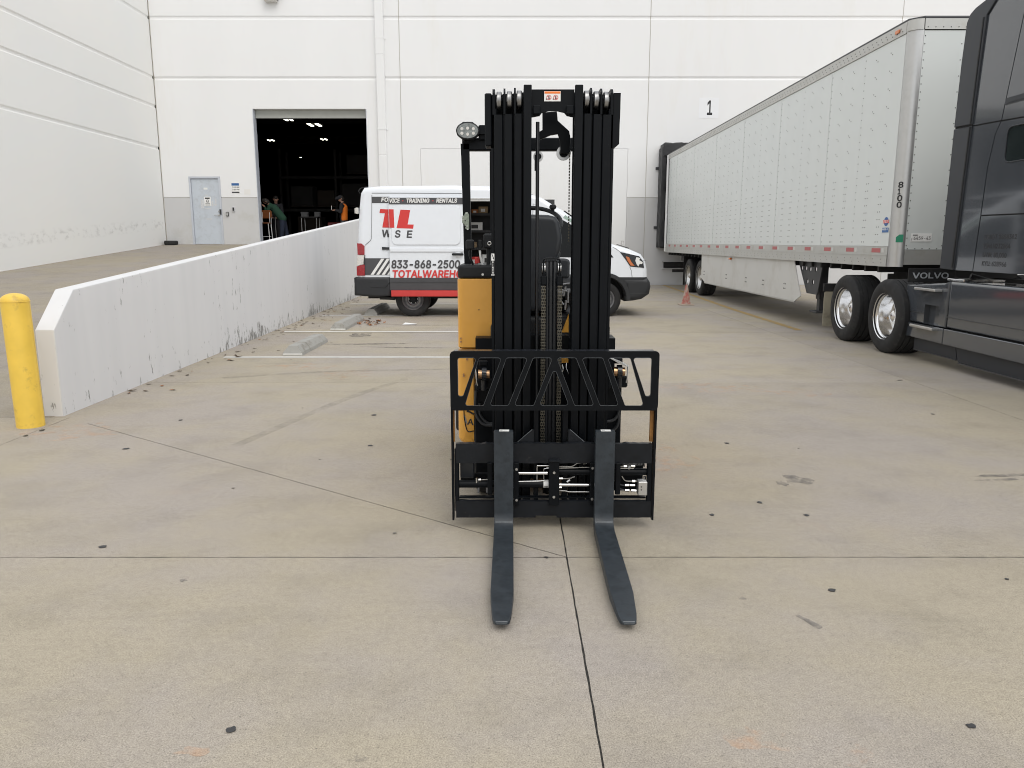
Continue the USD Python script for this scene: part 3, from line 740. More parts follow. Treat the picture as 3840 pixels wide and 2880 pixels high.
for x, y, s, lab in LAMPS:
    l = thing('ceiling_lamp', lab, 'lamp', (x, y, 7.5), 'lit lamps hanging inside the warehouse')
    s *= .5
    for d in ((-.28, .0), (.28, .0)) if s < .9 else ((0, 0),):
        w = .2 if s < .9 else .5
        part(l, 'diffuser', BX(x + d[0] * s - w * s * .5, x + d[0] * s + w * s * .5, y - .6 * s, y + .6 * s, 7.46, 7.5), K['lamp'], smooth=False)
    part(l, 'housing', BX(x - .5 * s, x + .5 * s, y - .62 * s, y + .62 * s, 7.502, 7.58), K['inside2'], smooth=False)
    part(l, 'cable', BX(x - .01, x + .01, y - .01, y + .01, 7.581, HZ), K['inside2'], smooth=False)

# man door
md = holder(bld, 'man_door')
part(md, 'door_frame', [BX(-11.214, -11.15, W - .015, W + .14, 1.38, 3.728), BX(-10.187, -10.123, W - .015, W + .14, 1.38, 3.728), BX(-11.149, -10.188, W - .015, W + .14, 3.665, 3.728)], K['frame_paint'], smooth=False)
part(md, 'door_leaf', BX(-11.143, -10.194, W + .03, W + .075, 1.43, 3.657, .003), K['door_paint'], smooth=False)
part(md, 'door_shadow_gap', BX(-11.149, -10.188, W + .09, W + .13, 1.38, 3.664), K['dark_gap'], smooth=False)
part(md, 'threshold', BX(-11.149, -10.188, W - .02, W + .08, 1.38, 1.424), K['alu'], smooth=False)
part(md, 'handle', [CY((-10.25, W + .03, 2.42), (-10.25, W - .03, 2.42), .012), TU([(-10.25, W - .03, 2.42), (-10.32, W - .035, 2.425), (-10.4, W - .03, 2.42)], .011), CY((-10.25, W + .03, 2.42), (-10.25, W + .022, 2.42), .035)], K['steel'])
part(md, 'lock', CY((-10.25, W + .03, 2.55), (-10.25, W + .015, 2.55), .026), K['steel'])
part(md, 'latch_guard', BX(-10.2, -10.14, W - .045, W - .016, 2.44, 2.62), K['ink'], smooth=False)
for z in (1.62, 2.52, 3.45):
    part(md, 'hinge', CY((-11.15, W - .012, z - .06), (-11.15, W - .012, z + .06), .014), K['frame_paint'])
def plate(parent, name, x0, x1, z0, z1, m, y=W + .03, th=.004):
    return part(parent, name, BX(x0, x1, y - th, y - .0005, z0, z1), m, smooth=False)
ntc = plate(md, 'notice', -10.735, -10.50, 2.735, 3.045, K['paper'])
yy = W + .0255
part(ntc, 'print', [BX(-10.70, -10.535, yy - .001, yy, 2.975, 3.02), TU([(-10.617 + .045 * math.cos(t), yy - .001, 2.90 + .045 * math.sin(t)) for t in np.linspace(0, 6.28, 24)[:-1]], .007, 5, True), BX(-10.65, -10.585, yy - .001, yy, 2.893, 2.905)]
     + [BX(-10.70, -10.535, yy - .001, yy, z, z + .008) for z in (2.755, 2.782, 2.808, 2.828)], K['ink'])
plate(md, 'door_label', -10.725, -10.59, 3.29, 3.355, K['paper'])
for x0, x1, z0, z1 in ((-10.69, -10.6, 3.08, 3.12), (-10.4, -10.3, 2.75, 2.81), (-10.86, -10.75, 2.66, 2.95), (-10.48, -10.42, 2.72, 2.9), (-10.72, -10.5, 2.63, 2.66), (-10.36, -10.31, 2.84, 2.98), (-10.7, -10.5, 2.27, 2.31)):
    plate(md, 'tape_mark', x0, x1, z0, z1, K['grey_tape'], th=.002)

hs = thing('hours_sign', 'small white opening hours sign with blue stripe, right of the pale blue door', 'sign', (-9.6, W, 3.35))
plate(hs, 'sign_plate', -9.745, -9.455, 3.15, 3.565, K['paper'], y=W, th=.008)
part(hs, 'blue_stripe', BX(-9.735, -9.475, W - .0095, W - .008, 3.42, 3.505), K['blue_print'], smooth=False)
part(hs, 'black_stripe', BX(-9.735, -9.475, W - .0095, W - .008, 3.175, 3.215), K['ink'], smooth=False)
part(hs, 'lettering', [TX('7:00 AM', (-9.715, W - .008, 3.345), (1, 0, 0), (0, 0, 1), .045, .24, depth=.0015), TX('3:00 PM', (-9.715, W - .008, 3.265), (1, 0, 0), (0, 0, 1), .045, .24, depth=.0015)], K['ink'], smooth=False)
for nm, lab, x0, x1, z0, z1, c in (('card_reader', 'small grey metal intercom box on the grey wall, right of the door', -9.755, -9.665, 2.545, 2.70, 'grey_tape'), ('keypad', 'small black keypad box mounted beside the pale blue door latch', -9.98, -9.895, 2.385, 2.53, 'ink')):
    t = thing(nm, lab, 'keypad' if nm == 'keypad' else 'intercom', ((x0 + x1) / 2, W, z0))
    part(t, 'box', BX(x0, x1, W - .05, W - .001, z0, z1, .006), K[c], smooth=False)
    part(t, 'face_plate', BX(x0 + .015, x1 - .015, W - .054, W - .0505, z0 + .02, z1 - .02), K['steel'] if nm == 'keypad' else K['ink'], smooth=False)
part(bld, 'blank_plate', BX(-9.31, -9.09, W - .003, W - .0005, 3.12, 3.30), mat('taped_patch', (.77, .76, .73), .7, var=.03), smooth=False)

# an old tyre lying in the corner
ot = LA([(0.125, 0.02), (0.14, 0.005), (0.2, 0.0), (0.225, 0.03), (0.225, 0.12), (0.2, 0.15), (0.14, 0.145), (0.125, 0.13), (0.17, 0.11), (0.17, 0.04), (0.125, 0.02)], 'z', (-11.86, 27.2, ramp_z(27.1)), 32)
solo('old_tyre', ot, K['rubber'], 'small old black tyre lying flat in the corner of the two walls', 'tyre', (-11.86, 27.2, ramp_z(27.1)), smooth=40)

# downpipe
dp = thing('downpipe', 'white square steel downpipe with straps running down the warehouse wall', 'downpipe', (-4.437, W, 0))
zz = [0.0, 4.43, 7.69, TOP]
for a, b in zip(zz[:-1], zz[1:]):
    e = .003 * (zz.index(a) % 2)
    part(dp, 'pipe_section', BX(-4.577 + e, -4.298 - e, W - .15 + e, W - .004, a, b, .012), K['wall_white'], smooth=False)
for z in (2.4, 5.27, 8.2, 10.6):
    part(dp, 'strap', [BX(-4.581, -4.294, W - .155, W - .002, z, z + .04), BX(-4.294, -4.235, W - .012, W - .002, z - .005, z + .045)], K['wall_white'], smooth=False)
wl = thing('wall_lamp', 'dark wall pack lamp high on the warehouse wall above the roller door', 'lamp', (-8.0, W, 9.3))
part(wl, 'housing', RPX(Polygon([(W - .002, 9.42), (W - .24, 9.36), (W - .27, 9.42), (W - .22, 9.62), (W - .002, 9.68)]), -8.23, -7.77, .015, 'x', n=2), K['chassis_grey'])
part(wl, 'lens', RPX(Polygon([(W - .004, 9.33), (W - .19, 9.335), (W - .23, 9.358), (W - .004, 9.417)]), -8.2, -7.8, .01, 'x', n=2), K['clear_lens'])

# dock number, dock seal, bumpers, hose tap
ns = thing('dock_number_sign', 'white square sign with black number 1 on the wall above the dock', 'sign', (6.7, W, 6.0))
part(ns, 'sign_plate', BX(6.38, 7.05, W - .0035, W - .001, 5.663, 6.325), mat('sign_white', (.80, .81, .825), .5, var=.01), smooth=False)
part(ns, 'number', TX('1', (6.655, W - .0035, 5.775), (1, 0, 0), (0, 0, 1), .45, .18, depth=.002), K['ink'], smooth=False)
ds = thing('dock_seal', 'black padded dock seal pressed between the trailer rear and the warehouse wall', 'dock seal', (6.5, W, 1.3))
def pad(x0, x1, y0, y1, z0, z1, seed):
    m = RB(x0, x1, y0, y1, z0, z1, .05, 5)
    V, F = trimesh.remesh.subdivide_to_size(m.vertices, m.faces, .12, max_iter=12)
    V = np.array(V)
    V += (meshkit.fbm(V * [5, 5, 2.2], 3, seed) - .5)[:, None] * .09
    V[:, 1] = np.minimum(V[:, 1], W - .003)
    return trimesh.Trimesh(V, F, process=True)
part(ds, 'side_pad', pad(5.06, 5.40, 26.86, W - .004, 1.3, 4.66, 3), K['dock_foam'], smooth=60)
part(ds, 'side_pad', pad(7.75, 8.1, 26.86, W - .004, 1.3, 4.66, 5), K['dock_foam'], smooth=60)
part(ds, 'header_pad', pad(5.10, 8.06, 26.80, W - .004, 4.33, 4.78, 7), K['dock_foam'], smooth=60)
for z in (3.95, 1.95):
    part(ds, 'bracket', BX(4.965, 5.07, W - .06, W - .003, z, z + .09, .005), K['chassis_grey'], smooth=False)
db = thing('dock_bumper', 'black rubber dock bumper on the wall below the trailer', 'bumper', (5.8, W, .6))
part(db, 'rubber_block', BX(5.35, 6.5, W - .12, W - .003, .60, .80, .01), K['rubber'], smooth=False)
part(db, 'frame', [BX(5.3, 6.55, W - .08, W - .003, .805, .84), BX(5.3, 6.55, W - .08, W - .003, .56, .595)], K['wall_grey'], smooth=False)
tp = thing('hose_tap', 'small metal hose tap low on the white wall, right of the van', 'tap', (3.87, W, 1.46))
part(tp, 'pipe', CY((3.87, W - .002, 1.46), (3.87, W - .09, 1.45), .014), K['alu'])
part(tp, 'spout', CY((3.87, W - .09, 1.465), (3.87, W - .13, 1.40), .014), K['alu'])
part(tp, 'wheel_handle', [TU([(3.87 + .035 * math.cos(t), W - .07, 1.51 + .035 * math.sin(t)) for t in np.linspace(0, 6.28, 20)[:-1]], .008, 6, True), CY((3.87, W - .07, 1.46), (3.87, W - .07, 1.52), .006)], K['alu'])

# ------------------------------------------------------------------ people and furniture inside the door
FL = 1.415
def bone(a, b, ra, rb):
    s = trimesh.creation.icosphere(2, 1.0).vertices
    return m3.Manifold.hull_points(np.vstack([s * ra + a, s * rb + b]))
def chain_of(pts, rs):
    P = [np.array(p, float) for p in pts]
    return [bone(P[i], P[i + 1], rs[i], rs[i + 1]) for i in range(len(P) - 1)]
def weld(bones, step=.03, it=6):
    M = m3.Manifold.batch_boolean(bones, m3.OpType.Add).refine_to_length(step)
    m = unman(M)
    m = trimesh.Trimesh(m.vertices, m.faces, process=True); m.merge_vertices()
    v0 = np.array(m.vertices)
    trimesh.smoothing.filter_taubin(m, lamb=.5, nu=.52, iterations=it)
    v1 = np.array(m.vertices)
    bad = ~(np.linalg.norm(v1 - v0, axis=1) < step * 1.2)
    v1[bad] = v0[bad]
    m.vertices = v1
    return m
def hand(w, d, up):
    w, d, up = np.array(w, float), np.array(d, float), np.array(up, float)
    d /= np.linalg.norm(d); s = np.cross(d, up); s /= np.linalg.norm(s)
    b = [bone(w, w + d * .085 + s * .025, .022, .018), bone(w, w + d * .085 - s * .025, .022, .018)]
    for k, L in ((-.033, .06), (-.011, .075), (.011, .07), (.033, .055)):
        p = w + d * .085 + s * k
        b += chain_of([p, p + d * L * .55 + up * .012, p + d * L * .9 - up * .012], [.010, .009, .008])
    b += chain_of([w + d * .02 + s * .03, w + d * .06 + s * .06, w + d * .09 + s * .055], [.013, .011, .009])
    return b
def person(lab, loc, J, top, legs, hairm, head_dir, extra=None, shoe='ink'):
    """J: joints in world metres: hip, chest, neck, head, shoulders, elbows, wrists, knees, ankles (l, r)"""
    t = thing('person', lab, 'person', loc)
    j = {k: np.array(v, float) for k, v in J.items()}
    hd = np.array(head_dir, float); hd /= np.linalg.norm(hd)
    hc = j['head']; up = hc - j['neck']; up /= np.linalg.norm(up)
    side = np.cross(hd, up); side /= np.linalg.norm(side)
    B = [bone(j['neck'], hc - up * .03, .055, .06), bone(hc - up * .045 + hd * .03, hc + up * .03, .062, .088), bone(hc + up * .03 - hd * .015, hc - up * .02 + hd * .015, .092, .075)]
    B += [bone(hc + hd * .09 - up * .005, hc + hd * .105 - up * .03, .011, .016), bone(hc + hd * .075 - up * .065 + side * .02, hc + hd * .075 - up * .065 - side * .02, .014, .014)]
    B += [bone(hc + side * q * .085 - up * .015, hc + side * q * .092 + up * .015 - hd * .01, .012, .016) for q in (-1, 1)]
    B += [bone(j['hip'], j['chest'], .12, .12), bone(j['chest'], j['neck'], .1, .055)]
    for q in 'lr':
        B += chain_of([j['sh' + q], j['el' + q], j['wr' + q]], [.05, .038, .028]) + [bone(j['chest'], j['sh' + q], .08, .05)]
        B += hand(j['wr' + q], j['wr' + q] - j['el' + q] * .6 - j['sh' + q] * .4, np.array([0, 0, 1.0]))
        B += chain_of([j['hip'], j['kn' + q], j['an' + q]], [.085, .055, .04]) 
        B += [bone(j['an' + q] + [0, 0, -.05], j['an' + q] + hd * .15 + [0, 0, -.055], .03, .026)]
    part(t, 'body', weld(B, .025, 5), K['skin'], smooth=True)
    T = [bone(j['hip'], j['chest'], .145, .155), bone(j['chest'], j['neck'] - up * .03, .13, .07)]
    for q in 'lr':
        T += [bone(j['chest'], j['sh' + q], .11, .075)] + chain_of([j['sh' + q], j['el' + q], j['wr' + q] + (j['el' + q] - j['wr' + q]) * .12], [.072, .058, .044])
    part(t, 'jacket', weld(T, .04, 6), K[top], smooth=True)
    L = []
    for q in 'lr':
        L += chain_of([j['hip'] + (j['kn' + q] - j['hip']) * .05, j['kn' + q], j['an' + q]], [.118, .083, .066])
        part(t, 'shoe', weld([bone(j['an' + q] + [0, 0, -.045] - hd * .04, j['an' + q] + hd * .16 + [0, 0, -.055], .047, .036)], .03, 3), K[shoe], smooth=True)
    part(t, 'trousers', weld(L, .04, 6), K[legs], smooth=True)
    H = man(weld([bone(hc + up * .045 - hd * .02, hc - up * .01 - hd * .035, .098, .092), bone(hc + up * .07 + hd * .03, hc + up * .06 - hd * .02, .07, .085)], .025, 4))
    part(t, 'hair', unman(H), K[hairm], smooth=True)
    for q in (-1, 1):
        part(t, 'eye', trimesh.Trimesh(*(lambda s: (s.vertices * .010 + hc + hd * .083 + side * q * .032 + up * .012, s.faces))(trimesh.creation.icosphere(1))), K['ink'])
    if extra:
        extra(t, j, hd, side, up)
    return t

# man in green bending forward over a high table
person('person in dark green jacket and jeans bending forward onto a high table inside the door', (-8.55, 29.3, FL), {
    'hip': (-8.55, 29.3, 2.36), 'chest': (-8.82, 29.2, 2.72), 'neck': (-8.98, 29.13, 2.88), 'head': (-9.07, 29.08, 2.96),
    'shl': (-8.92, 28.98, 2.79), 'shr': (-8.90, 29.36, 2.80), 'ell': (-9.02, 28.98, 2.55), 'elr': (-9.08, 29.35, 2.57), 'wrl': (-9.1, 29.02, 2.76), 'wrr': (-9.3, 29.2, 2.60),
    'knl': (-8.56, 29.2, 1.92), 'knr': (-8.48, 29.42, 1.92), 'anl': (-8.62, 29.2, 1.50), 'anr': (-8.42, 29.42, 1.50)}, 'green_cloth', 'jeans', 'hair', (-1, -.35, -.15))
person('person in black clothes standing behind the bending man in green', (-9.05, 30.1, FL), {
    'hip': (-9.05, 30.15, 2.40), 'chest': (-9.03, 30.15, 2.78), 'neck': (-9.02, 30.12, 2.96), 'head': (-9.0, 30.07, 3.09),
    'shl': (-9.2, 30.15, 2.87), 'shr': (-8.84, 30.15, 2.87), 'ell': (-9.26, 30.1, 2.6), 'elr': (-8.78, 30.1, 2.6), 'wrl': (-9.15, 29.95, 2.5), 'wrr': (-8.9, 29.95, 2.5),
    'knl': (-9.13, 30.15, 1.92), 'knr': (-8.96, 30.15, 1.92), 'anl': (-9.14, 30.2, 1.5), 'anr': (-8.95, 30.2, 1.5)}, 'black_cloth', 'black_cloth', 'hair', (.35, -1, -.05))
def vest(t, j, hd, side, up):
    V = [bone(j['hip'] + [0, 0, .02], j['chest'], .155, .166), bone(j['chest'], j['chest'] * .4 + j['neck'] * .6, .15, .09)]
    m = man(weld(V, .04, 5)) - man(BX(-7.2, -6.43, 29, 31, 2, 3.4))
    part(t, 'vest', unman(m), K['vest'], smooth=50)
    part(t, 'cap', [weld([bone(j['head'] + up * .06, j['head'] + up * .06 + hd * .02, .1, .095), bone(j['head'] + up * .06 + hd * .1, j['head'] + up * .05 + hd * .17, .06, .045)], .03, 3)], K['black_cloth'], smooth=True)
    part(t, 'phone', BX(-6.80, -6.785, 29.62, 29.70, 2.69, 2.84), K['paper'], smooth=False)
person('person in orange safety vest and dark cap holding a phone inside the warehouse door', (-6.4, 29.8, FL), {
    'hip': (-6.38, 29.8, 2.36), 'chest': (-6.38, 29.8, 2.76), 'neck': (-6.40, 29.8, 2.95), 'head': (-6.45, 29.79, 3.09),
    'shl': (-6.40, 29.6, 2.86), 'shr': (-6.36, 30.0, 2.86), 'ell': (-6.42, 29.52, 2.6), 'elr': (-6.38, 30.05, 2.6), 'wrl': (-6.64, 29.64, 2.68), 'wrr': (-6.64, 29.92, 2.68),
    'knl': (-6.40, 29.7, 1.92), 'knr': (-6.38, 29.92, 1.92), 'anl': (-6.38, 29.7, 1.5), 'anr': (-6.36, 29.93, 1.5)}, 'black_cloth', 'grey_cloth', 'hair', (-1, -.3, -.2), vest)

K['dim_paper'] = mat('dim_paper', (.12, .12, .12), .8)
def stool(x, y, lab):
    t = thing('bar_stool', lab, 'stool', (x, y, FL))
    part(t, 'seat', RPX(rrect(x - .2, x + .2, y - .19, y + .19, .08), FL + .74, FL + .775, .012, 'z', 2), K['stool_wood'])
    part(t, 'backrest', RPX(rrect(x - .21, x + .21, FL + .93, FL + 1.23, .1), y + .17, y + .2, .01, 'y', 2), K['stool_wood'])
    for a in (-1, 1):
        for b in (-1, 1):
            part(t, 'leg', TU([(x + a * .16, y + b * .15, FL + .74), (x + a * .21, y + b * .2, FL)], .013, 8), K['white_tube'])
        part(t, 'back_post', TU([(x + a * .13, y + .165, FL + .74), (x + a * .13, y + .165, FL + 1.15)], .011, 8), K['white_tube'])
    part(t, 'foot_ring', TU([(x + .19 * math.cos(q), y + .18 * math.sin(q), FL + .28) for q in np.linspace(0, 6.28, 22)[:-1]], .009, 6, True), K['white_tube'])
stool(-8.98, 28.55, 'orange wooden bar stool with white legs nearest the left door jamb')
def table(x, y, lab):
    t = thing('high_table', lab, 'table', (x, y, FL), 'high tables inside the warehouse')
    part(t, 'tabletop', BX(x - .34, x + .34, y - .3, y + .3, FL + 1.02, FL + 1.06, .008), K['inside2'], smooth=False)
    for a in (-1, 1):
        for b in (-1, 1):
            part(t, 'leg', CY((x + a * .29, y + b * .25, FL), (x + a * .29, y + b * .25, FL + 1.02), .013, n=8), K['alu'])
table(-9.25, 29.5, 'high table under the arms of the man in green')
table(-8.0, 31.2, 'high table with two pale paper boxes right of the man in green')
for x, w, lab in ((-8.18, .26, 'pale paper box on the high table, left one of the pair'), (-7.68, .2, 'pale paper box on the high table, right one of the pair')):
    b = thing('paper_box', lab, 'box', (x, 31.1, FL + 1.06))
    part(b, 'carton', BX(x - w / 2, x + w / 2, 30.98, 31.2, FL + 1.061, FL + 1.24, .004), K['dim_paper'], smooth=False)
    part(b, 'lid', BX(x - w / 2 - .006, x + w / 2 + .006, 30.974, 31.206, FL + 1.19, FL + 1.245, .004), K['dim_paper'], smooth=False)
# racking and goods deeper in
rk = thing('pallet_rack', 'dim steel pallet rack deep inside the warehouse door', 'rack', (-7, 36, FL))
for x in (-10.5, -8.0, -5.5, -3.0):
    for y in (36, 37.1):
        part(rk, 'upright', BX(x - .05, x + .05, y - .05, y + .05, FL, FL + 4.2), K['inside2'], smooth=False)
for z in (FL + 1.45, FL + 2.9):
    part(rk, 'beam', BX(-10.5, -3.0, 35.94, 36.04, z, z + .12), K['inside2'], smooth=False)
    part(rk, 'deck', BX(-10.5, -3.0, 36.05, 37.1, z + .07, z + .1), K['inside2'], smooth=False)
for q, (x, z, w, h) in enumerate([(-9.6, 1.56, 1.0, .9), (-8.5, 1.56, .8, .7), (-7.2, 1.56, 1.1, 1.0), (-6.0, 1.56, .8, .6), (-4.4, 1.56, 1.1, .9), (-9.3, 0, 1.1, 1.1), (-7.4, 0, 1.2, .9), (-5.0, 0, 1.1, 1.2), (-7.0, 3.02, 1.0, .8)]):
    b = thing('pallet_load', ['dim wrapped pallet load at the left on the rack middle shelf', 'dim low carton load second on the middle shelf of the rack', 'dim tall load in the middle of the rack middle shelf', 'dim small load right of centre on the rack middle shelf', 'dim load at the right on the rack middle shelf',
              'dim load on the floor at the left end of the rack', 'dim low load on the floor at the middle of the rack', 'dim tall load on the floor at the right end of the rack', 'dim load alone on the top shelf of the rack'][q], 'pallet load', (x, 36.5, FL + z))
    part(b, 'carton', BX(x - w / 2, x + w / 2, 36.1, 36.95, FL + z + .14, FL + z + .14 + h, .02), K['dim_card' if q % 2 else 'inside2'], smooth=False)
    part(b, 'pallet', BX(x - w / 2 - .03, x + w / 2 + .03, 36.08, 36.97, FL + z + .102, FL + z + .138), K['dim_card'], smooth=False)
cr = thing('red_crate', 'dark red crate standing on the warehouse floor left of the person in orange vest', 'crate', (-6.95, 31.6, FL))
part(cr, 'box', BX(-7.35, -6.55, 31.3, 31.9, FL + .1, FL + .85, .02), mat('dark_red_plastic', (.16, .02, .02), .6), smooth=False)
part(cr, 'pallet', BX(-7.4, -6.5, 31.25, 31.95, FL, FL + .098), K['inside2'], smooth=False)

# ------------------------------------------------------------------ traffic cone
cn = thing('traffic_cone', 'faded dirty red and white traffic cone standing near the trailer wheels', 'traffic cone', (4.21, 18.65, 0))
c0 = (4.21, 18.65, 0)
part(cn, 'base', RPX(rrect(4.21 - .175, 4.21 + .175, 18.65 - .175, 18.65 + .175, .05), 0, .028, .008, 'z', 2), K['cone_base'])
part(cn, 'cone_body', LA([(.108, .0285), (.026, .48), (.022, .488), (.016, .488), (.095, .0285), (.108, .0285)], 'z', c0, 28), K['cone'])

# ------------------------------------------------------------------ box trailer
def truck_wheel(parent, xo, y, z, R, wid, sgn=1, lugs=True, steel='polished', dish=.2, name='wheel'):
    "wheel with its outer face at x = xo; sgn = 1: the inside lies towards +x"
    h = holder(parent, name)
    rr = R * .585
    pr = [(rr, .03), (R * .70, .0), (R * .86, .0), (R * .965, .025), (R, .05)]
    g = [.16, .36, .64, .84]
    for q in g:
        c = .05 + (wid - .1) * q
        pr += [(R, c - .008), (R - .012, c - .006), (R - .012, c + .006), (R, c + .008)]
    pr += [(R, wid - .05), (R * .965, wid - .025), (R * .86, wid), (R * .7, wid), (rr, wid - .03), (rr, .03)]
    def put(m):
        v = np.array(m.vertices)
        v[:, 0] = xo + sgn * v[:, 0]
        m.vertices = v
        if sgn < 0:
            m.invert()
        return m
    ty = [put(LA(pr, 'x', (0, y, z), 48))]
    if lugs:
        for k in range(40):
            t = k / 40 * 2 * math.pi
            for hh in (.028, wid - .028):
                b = BX(hh - .026, hh + .026, -.016, .016, R - .022, R + .004, .004)
                b.apply_transform(trimesh.transformations.rotation_matrix(t, [1, 0, 0]))
                b.apply_translation([0, y, z])
                ty.append(put(b))
    part(h, 'tyre', ty, K['rubber'], smooth=35)
    d = min(dish, wid - .06)
    rim = [(rr + .022, .014), (rr + .026, .022), (rr + .01, .034), (rr - .012, .05), (rr - .02, .075), (rr - .035, d - .06), (rr - .055, d - .015), (.10, d), (.10, d + .014), (rr - .03, d + .014), (rr - .005, wid - .05), (rr, .04), (rr + .022, .014)]
    part(h, 'rim', put(LA(rim, 'x', (0, y, z), 48)), K[steel], smooth=40)
    hub = [(0, d - .13), (.045, d - .128), (.078, d - .11), (.088, d - .08), (.09, d - .03), (.115, d - .02), (.12, d + .004), (0, d + .004)]
    part(h, 'hub', put(LA(hub, 'x', (0, y, z), 32)), K['chrome' if steel == 'polished' else steel], smooth=40)
    n = [put(CY((d - .032, y + .142 * math.cos(t), z + .142 * math.sin(t)), (d + .002, y + .142 * math.cos(t), z + .142 * math.sin(t)), .017, .019, 6)) for t in np.arange(10) / 10 * 2 * math.pi]
    part(h, 'wheel_nuts', n, K['steel'], kind='stuff', smooth=False)
    return h

def rivet_field(pts, axis, r=.008, d=.005):
    "small domed rivet heads; axis: outward normal"
    n = np.array(axis, float)
    u, w, _ = frame_for(n)
    V, F = [], []
    for p in pts:
        p = np.array(p, float)
        o = len(V)
        for k in range(6):
            t = k / 6 * 2 * math.pi
            V.append(p + r * (math.cos(t) * u + math.sin(t) * w))
        for k in range(6):
            t = k / 6 * 2 * math.pi
            V.append(p + .55 * r * (math.cos(t) * u + math.sin(t) * w) + n * d)
        V.append(p + n * d * 1.25)
        for k in range(6):
            l = (k + 1) % 6
            F += [[o + k, o + l, o + 6 + l], [o + k, o + 6 + l, o + 6 + k], [o + 6 + k, o + 6 + l, o + 12]]
    return trimesh.Trimesh(V, F, process=False)

TX0, TX1, TF, TR, TZ = 5.23, 7.83, 10.70, 26.80, 4.36
tr = thing('box_trailer', 'long white riveted box trailer with side skirt backed against the dock', 'trailer', (6.5, 18.7, 0))
RZ0, RZ1, PZ1 = 1.16, 1.44, 4.215
npan = 13
pw = (26.42 - 10.86) / npan
rv = []
for i in range(npan):
    a, b = 10.86 + i * pw, 10.86 + (i + 1) * pw
    part(tr, 'side_panel', BX(TX0 + .002 * (i % 2), TX0 + .03, a + .0025, b - .0025, RZ1 + .002, PZ1 - .002), K['trailer'], smooth=False)
    px = TX0 + .002 * (i % 2)
    for z in np.arange(RZ1 + .06, PZ1 - .03, .105):
        rv.append((px, b - .03, z))
    for f in (.29, .31, .65, .67):
        y = a + f * pw
        up = f in (.29, .65)
        for z in np.arange(RZ1 + .06, 2.55, .105):
            rv.append((px, y + (.03 if not up else -.01), z))
        for z in np.arange(2.62, PZ1 - .05, .235):
            rv.append((px, y + (.025 if not up else 0), z + (.03 if not up else 0)))
part(tr, 'side_panel', [BX(TX1 - .03, TX1, 10.86, 26.42, RZ1 + .002, PZ1 - .002)], K['trailer'], smooth=False)
part(tr, 'side_rivets', rivet_field(rv, (-1, 0, 0), .0085), K['rivet'], kind='stuff', smooth=False)
# rounded front corner posts, front wall, rails, roof, rear frame
def corner(z0, z1, r=.15, th=.02, bulge=0.0):
    t = np.linspace(0, math.pi / 2, 10)
    o = [(TX0 - bulge + r - r * math.cos(q) if True else 0, TF - bulge + r - r * math.sin(q)) for q in t]
    inn = [(TX0 + r - (r - th) * math.cos(q), TF + r - (r - th) * math.sin(q)) for q in t[::-1]]
    return Polygon(o + inn), z0, z1
pc, _, _ = corner(0, 0, bulge=.004)
part(tr, 'corner_post', PR(pc, 'z', RZ0, PZ1 + .01), K['post_alu'], smooth=40)
pc2 = affinity.scale(pc, -1, 1, origin=((TX0 + TX1) / 2, 0))
part(tr, 'corner_post', PR(pc2, 'z', RZ0, PZ1 + .01), K['alu'], smooth=40)
part(tr, 'front_panel', BX(TX0 + .152, TX1 - .152, TF, TF + .03, 1.395, PZ1), K['trailer'], smooth=False)
part(tr, 'front_sill', BX(TX0 + .152, TX1 - .152, TF - .004, TF + .04, RZ0 + .03, 1.39), K['rail_alu'], smooth=False)
fr = [(5.40, TF, z) for z in np.arange(1.45, 4.2, .1)] + [(5.885 + (z - 1.4) * .0, TF, z) for z in np.arange(1.45, 4.2, .2)] + [(x, TF, 1.41) for x in np.arange(5.42, 7.6, .1)] + [(6.9, TF, z) for z in np.arange(1.45, 4.2, .2)] + [(x, TF - .012, 4.255) for x in np.arange(5.42, 7.6, .1)]
part(tr, 'front_rivets', rivet_field(fr, (0, -1, 0), .0085), K['rivet'], kind='stuff', smooth=False)
pt, _, _ = corner(0, 0, bulge=.014, th=.03)
part(tr, 'top_rail', [PR(pt, 'z', PZ1 + .012, TZ), BX(TX0 - .012, TX0 + .04, TF + .15, TR - .02, PZ1 + .002, TZ), BX(TX0 + .15, TX1 - .15, TF - .012, TF + .04, PZ1 + .012, TZ), BX(TX1 - .04, TX1 + .012, TF + .15, TR - .02, PZ1 + .002, TZ)], K['rail_alu'], smooth=40)
part(tr, 'roof', RPX(Polygon([(TX0, TF + .15), (TX0 + .15, TF), (TX1 - .15, TF), (TX1, TF + .15), (TX1, TR - .02), (TX0, TR - .02)]).buffer(.004), TZ + .001, TZ + .035, .012, 'z', 2), K['chassis_grey'])
tv = []
for y in np.arange(10.95, 26.5, .14):
    tv += [(TX0 - .012, y, PZ1 + .045), (TX0 - .012, y + .05, PZ1 + .09)]
part(tr, 'rail_rivets', rivet_field(tv + [(TX0 - .012, y + k * .03, RZ0 + .05 + .05 * k) for y in np.arange(11.0, 26.3, .24) for k in (0, 1)], (-1, 0, 0), .009), K['rivet'], kind='stuff', smooth=False)
part(tr, 'bottom_rail', [BX(TX0 - .014, TX0 + .05, 10.86, TR - .1, RZ0, 1.318), BX(TX0 - .008, TX0 + .04, 10.86, TR - .1, 1.320, RZ1)], K['rail_alu'], smooth=False)
part(tr, 'bottom_rail', BX(TX1 - .05, TX1 + .014, 10.86, TR - .1, RZ0, RZ1), K['rail_alu'], smooth=False)
part(tr, 'rail_lip', BX(TX0 - .02, TX0 - .009, 10.87, TR - .1, 1.314, 1.326), K['rail_alu'], smooth=False)
y = 11.06
